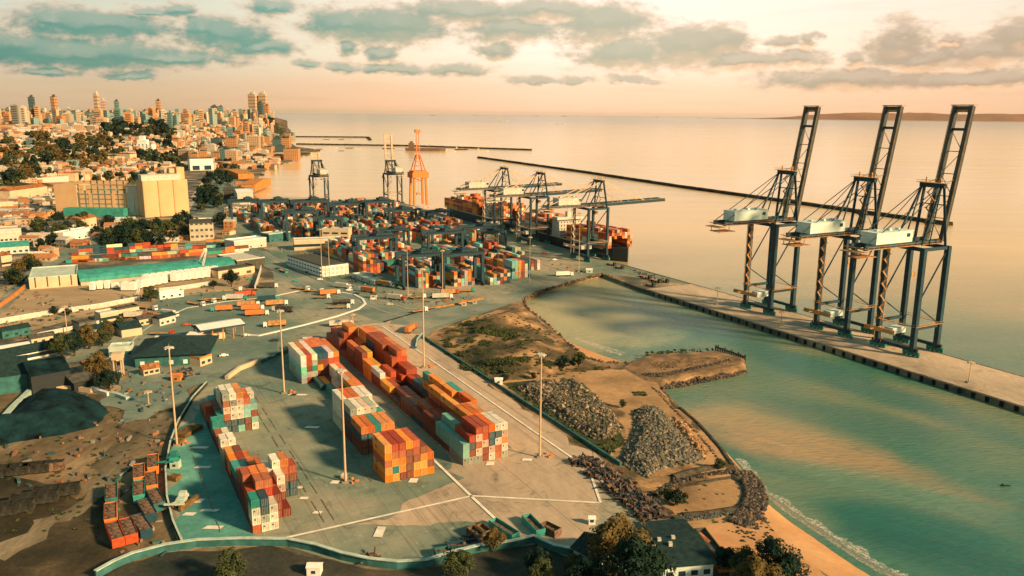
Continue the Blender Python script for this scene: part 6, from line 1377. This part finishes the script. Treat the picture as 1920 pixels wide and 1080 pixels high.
for (a, c, dp, yt, wm_, rm_, rf, lb) in (((262,612),(292,606),7,600,'cream','roof_grey','gable','small cream shed left of the scattered lorries'),((300,612),(330,604),6,598,'off_white','roof_slate','gable','slate roofed shed in the middle of the left lots'),((5,636),(58,626),7,622,'wall_teal','roof_slate','gable','dark slate shed under the long white wall at left'),((150,640),(196,630),8,624,'off_white','roof_slate','gable','dark roofed lodge left of the brick hut'),((60,648),(104,640),6,636,'cream','roof_grey','gable','cream lodge above the white barrack'),
    ((10,718),(44,711),6,702,'off_white','roof_grey','flat','white store in front of the big dark shed'),((160,700),(190,694),6,686,'off_white','roof_tile','gable','tiled shed behind the large golden tree'),((270,706),(300,700),5,694,'cream','roof_tile','gable','tiled hut on the dirt yard by the hipped roof'),((660,520),(700,535),7,514,'off_white','roof_pale','flat','pale carport beside the near left corner of the far stacks'),((440,470),(500,462),16,454,'off_white','white','flat','white shed right of the block behind the teal roof'),((300,562),(345,556),6,552,'white','white','flat','white stalls below the bare lot wall'),((505,455),(545,450),14,440,'wall_teal','roof_pale','flat','teal shed at the entrance of the far yard')):
    bpx(a, c, dp, yt, wm_, rm_, lb, 'shed', roof=rf, name='small_shed', rise=1.8, win=(1,3,1.6,1.2,1,2))
# open wagons and skips on the dirt yard
def pxang(x, y, dx, dy):
    a, c = P(x-dx, y-dy), P(x+dx, y+dy); return math.atan2(a.y-c.y, a.x-c.x)
def wagon(x, y, rz, m_, fillm, label, L=11.5, W_=3.3, H=2.6):
    root = empty('open_wagon', P(x, y), rz, label, 'wagon', 'open wagons on the dark dirt yard'); b_ = MB()
    for s in (-1,1): b_.box((0,s*(W_/2-.06),.8+H/2), (L,.12,H)); b_.box((s*(L/2-.06),0,.8+H/2), (.12,W_-.24,H)); b_.box((0,s*(W_/2),.8+H-.1), (L+.1,.2,.2))
    for k in range(7):
        for s in (-1,1): b_.box((-L/2+.8+k*(L-1.6)/6, s*(W_/2+.05), .8+H/2), (.18,.12,H-.2))
    b_.box((0,0,.7), (L,W_,.25)); b_.build('body', m_, root)
    b_ = MB(); b_.box((0,0,.8+H*.46), (L-.4,W_-.4,H*.92)); b_.box((L*.2,.2,.8+H*.95), (L*.3,W_*.5,.3), rz=.3); b_.build('load', fillm, root)
    for x_ in (-L*.36,-L*.24,L*.24,L*.36):
        for s in (-1,1): c_ = MB(); c_.cyl((x_,s*.6,.42), (x_,s*.85,.42), .42, n=8); c_.build('wheel', 'steel_black', root)
mat('load_rust', (.24,.15,.10), .95, .6, .6); mat('load_dark', (.05,.05,.04), .95, .6, .5)
WG = [(288,880,pxang(288,880,0,10),'orange',1),(262,899,pxang(262,899,0,10),'orange',1),(285,914,pxang(285,914,1,10),'orange',1),(262,932,pxang(262,932,0,10),'teal',1),(210,938,pxang(210,938,0,10),'wall_teal',1),(293,948,pxang(293,948,5,9),'wall_teal',1),(276,968,pxang(276,968,6,10),'navy',1),(209,976,pxang(209,976,0,10),'orange',1),(266,998,pxang(266,998,7,10),'navy',1),(217,1013,pxang(217,1013,4,10),'red',1),(242,1006,pxang(242,1006,4,10),'red',1)]
WN = ['orange','orange','orange','teal','dark teal','dark teal','navy','orange','navy','red','red','dark teal']
for i, (x, y, rz, m_, f_) in enumerate(WG[:11]):
    rk = sorted(range(11), key=lambda j: WG[j][1]).index(i); wagon(x, y, rz, m_, 'load_rust', f'{WN[i]} open wagon with rusty load, {ordw(rk)} from the top of the wagon yard')
for i, (x, y, rz, m_) in enumerate(((16,892,.25,'load_dark'),(55,888,.25,'load_dark'),(82,885,.3,'load_rust'),(20,962,.25,'load_dark'),(66,945,.3,'load_dark'),(108,930,.3,'load_dark'),(-10,968,.25,'load_dark'))):
    wagon(x, y, rz, m_, 'load_dark', f'dark derelict wagon at the left edge, {ordw((1,2,3,5,6,7,4)[i]-1)} of its two dark rows', L=13, H=2.8)
# yard machines on the shade-tinted pavement, pallets, skips
def machine(x, y, rz, label, m_='steel_teal'):
    root = empty('yard_tractor', P(x, y), rz, label, 'vehicle'); b_ = MB(); b_.box((0,0,1.6), (5.5,2.6,1.6)); b_.box((1.2,0,2.9), (2.0,2.2,1.5), taper=.9); b_.build('body', m_, root)
    b_ = MB(); b_.box((2.25,0,2.9), (.08,1.7,.8)); b_.build('windscreen', 'glass', root)
    b_ = MB(); b_.box((-.5,0,2.5), (3.0,2.4,.25)); b_.bar((-3,1,2.2), (-7,1,3.6), .4); b_.bar((-3,-1,2.2), (-7,-1,3.6), .4); b_.box((-7,0,3.5), (.6,6,.5)); b_.build('lifting_arm', m_, root)
    for x_ in (-1.8,1.8):
        for s in (-1,1): b_ = MB(); b_.cyl((x_,s*1.0,.8), (x_,s*1.6,.8), .8, n=12); b_.build('wheel', 'rubber', root)
machine(325,868,1.6,'teal reach stacker parked by the left wall of the shaded pavement'); machine(342,945,1.65,'pale teal reach stacker between planked blocks on the shaded pavement','roof_pale')
for (x, y, l, w_, lb) in ((354,812,11,5,'golden brown planked pallet pile at the top of the shaded pavement'),(329,900,3,3,'small crate stack by the left wall of the shaded pavement'),(355,948,9,1,'planked block right of the pale reach stacker'),(330,948,9,1,'planked block left of the pale reach stacker'),(338,832,3,2,'small tan crate under the pallet pile'),(645,898,2,1.4,'white block beside the middle mast foot')):
    root = empty('pallet_pile', P(x, y), 1.3, lb, 'pallets'); b_ = MB()
    for k in range(4): b_.box((0,0,.2+k*.42), (l-(k%2)*.2, w_-(k%2)*.15, .3))
    for k in range(int(l)): b_.box((-l/2+.5+k, 0, 1.72), (.6, w_+.1, .12))
    b_.build('planks', 'timber' if 'white' not in lb else 'white', root)
def skip_(x, y, rz, m_, L, label):
    root = empty('open_skip', P(x, y), rz, label, 'skip', 'open skips near the boundary wall'); b_ = MB(); W_, H = 3.0, 2.4
    for s in (-1,1): b_.box((0,s*(W_/2-.1),H/2), (L,.2,H)); b_.box((s*(L/2-.1),0,H/2), (.2,W_-.4,H))
    b_.box((0,0,.12), (L-.4,W_-.4,.2)); b_.build('walls', m_, root); c_ = MB(); c_.box((0,0,.9), (L-.5,W_-.5,1.3)); c_.build('load', 'load_rust', root)
skip_(945,1000,2.25,'teal',11,'long teal open skip at the end of the diagonal white line'); skip_(1000,992,2.0,'teal',10,'teal open skip right of the first one'); skip_(1032,1000,2.35,'load_rust',6,'brown open skip right of the two teal ones'); skip_(868,1032,.25,'navy',9,'navy skip against the boundary wall'); skip_(832,1044,.3,'wall_teal',5,'small dark skip left of the navy one'); skip_(893,1008,2.2,'load_rust',6,'rusty skip above the navy one'); skip_(905,1003,2.2,'timber',5,'brown frame skip beside the rusty one')
# huts and small structures
for (x, y, m_, rm_, l, lb, h) in ((935,722,'white','white',3.5,'white round roofed hut on the road edge above the rubble',2.4),(1105,512,'roof_pale','white',5,'small pale hut with teal side at the quay corner',2.6),(1068,516,'cream','brick_orange',6,'little cream kiosk left of the quay corner',2.4),(870,574,'cream','orange',3,'orange booth on the bank before the far stacks',3),(890,570,'cream','orange',2.5,'second orange booth on the bank',2.6),(327,880,'roof_pale','roof_teal',3,'teal hut by the left wall of the shaded pavement',3),(1110,985,'white','white',2,'white cabinet near the bottom tree',2),(588,1082,'white','white',3.6,'white flat canopy at the very bottom edge',2.6),(700,560,'cream','roof_grey',4,'small booth on the junction before the far stacks',2.6),(330,716,'brick_orange','orange',4,'orange hut by the scrap beside the left mast',3)):
    A = P(x, y); building(A-Vector((l/2,0,0)), A+Vector((l/2,0,0)), l*.8, h, m_, rm_, lb, 'hut', roof='gable', rise=.8, name='hut', over=.2, win=(1,1,1,.8,1,1))
# trucks and cargo left on the quay
for (x, y, l, lb) in ((1145,497,8,'dark flat trailer on the quay just past the wharf crane'),(1160,503,7,'second dark flat trailer on the quay'),(1208,521,10,'long dark trailer with pipes in the middle of the upper quay'),(1228,528,8,'dark trailer behind the long one on the upper quay'),(1243,528,7,'rusty trailer on the seaward side of the upper quay'),(1218,536,6,'small teal loaded trailer on the upper quay')):
    truck(x, y, HU+3.14, 'steel_black', None, lb, l, cat='trailer', name='flat_trailer')
# loose debris on the left yards
b = MB(); rc = random.Random(17); CC = [(.20,.12,.07),(.10,.07,.05),(.30,.27,.21),(.04,.08,.08),(.28,.12,.05),(.14,.12,.09),(.05,.12,.10)]
for poly, n in (([(0,585),(250,550),(420,540),(420,560),(200,600),(0,640)],120),([(0,690),(250,640),(330,690),(380,700),(300,770),(240,760),(0,740)],170),([(0,500),(60,470),(100,480),(40,540),(0,560)],60),([(0,840),(200,790),(300,760),(310,840),(180,900),(0,930)],60),([(200,860),(310,800),(315,1000),(340,1040),(230,1060),(200,1000)],60),([(0,560),(100,540),(110,600),(0,620)],70),([(560,470),(700,520),(760,560),(740,566),(650,540),(540,500)],110),([(700,560),(800,548),(880,560),(800,575)],60),([(950,470),(1100,505),(1090,515),(960,500)],30),([(420,430),(560,470),(520,480),(430,450)],40)):
    xs_ = [q[0] for q in poly]; ys_ = [q[1] for q in poly]; k = 0
    while k < n:
        x, y = rc.uniform(min(xs_), max(xs_)), rc.uniform(min(ys_), max(ys_))
        if not inpoly(x, y, poly): continue
        k += 1; p = P(x, y); sx, sy, sz = rc.uniform(.3,1)*rc.choice((1,2,4)), rc.uniform(.3,1.2), rc.uniform(.2,1.2); b.box((p.x, p.y, sz/2+.05), (sx, sy, sz), rz=rc.uniform(0,3), col=rc.choice(CC))
b.build('yard_debris', 'painted')['kind'] = 'stuff'
# ships and boats
def boat(x, y, L, label, hullm='breakwater_rock', sup='off_white', rz=0.05, grp='small distant vessels'):
    p = P(x, y, SEA); root = empty('vessel', p, rz, label, 'ship', grp); W_ = L*.16; b_ = MB(); H = L*.07
    vs = [(-L/2,-W_/2,-.3),(L*.35,-W_/2,-.3),(L/2,0,-.3),(L*.35,W_/2,-.3),(-L/2,W_/2,-.3)]; vs += [(a*1.04, c*1.1, H) for a, c, _ in vs]; b_.add(vs, [(0,1,6,5),(1,2,7,6),(2,3,8,7),(3,4,9,8),(4,0,5,9),(5,6,7,8,9)]); b_.build('hull', hullm, root)
    b_ = MB(); b_.box((-L*.36,0,H*1.9), (L*.14,W_*.8,H*1.8)); b_.box((-L*.36,0,H*3.1), (L*.07,W_*.5,H*.8)); b_.bar((L*.1,0,H), (L*.1,0,H*2.4), L*.012); b_.build('superstructure', sup, root)
for i, (x, y, L, hm) in enumerate(((812,216.6,260,0),(890,216.8,200,0),(942,226.5,190,1),(1006,217.6,230,0),(1058,218.2,260,0),(1050,233,110,1),(1231,220.6,150,0),(655,214.6,160,0),(1310,222,120,0))): boat(x, y, L, f'distant ship near the horizon, {ordw(sorted([812,890,942,1006,1058,1050,1231,655,1310]).index(x))} from the left', 'breakwater_rock' if not hm else 'off_white', grp='distant ships near the horizon')
boat(798,283,130,'rusty brown ship moored at the mid breakwater beside the orange crane tip', 'load_rust', 'load_rust')
for i, (x, y, L) in enumerate(((598,280,24),(625,277,30),(655,278,26),(672,279,20),(728,279,40),(845,284,34),(865,281,44),(905,283,40),(640,283,18),(580,268,30),(640,262,26),(665,262,22),(612,262,26))): boat(x, y, L, f'small boat by the breakwaters, {ordw(sorted([598,625,655,672,728,845,865,905,640.5,580,640,665,612]).index(x if not (x==640 and y==283) else 640.5))} from the left', 'off_white' if i%2 else 'breakwater_rock')
boat(1886,911,3.5,'tiny dark rowing boat alone on the bay at the right edge','load_dark','load_dark')
# ------------------------------------------------------------------ haze
hz = bpy.data.materials.new('haze_air'); hz.use_nodes = True; t = NT(hz.node_tree); hz.node_tree.nodes.clear()
ho = t.n('ShaderNodeOutputMaterial'); hv = t.n('ShaderNodeVolumePrincipled'); hv.inputs['Color'].default_value = (.98,.93,.86,1); hv.inputs['Density'].default_value = 7e-6; hv.inputs['Anisotropy'].default_value = .2; t.L(hv.outputs[0], ho.inputs['Volume']); MATS['haze_air'] = hz
m = MB(); m.box((0, 54000, 150), (184000, 114000, 320)); m.build('haze', 'haze_air')['kind'] = 'stuff'
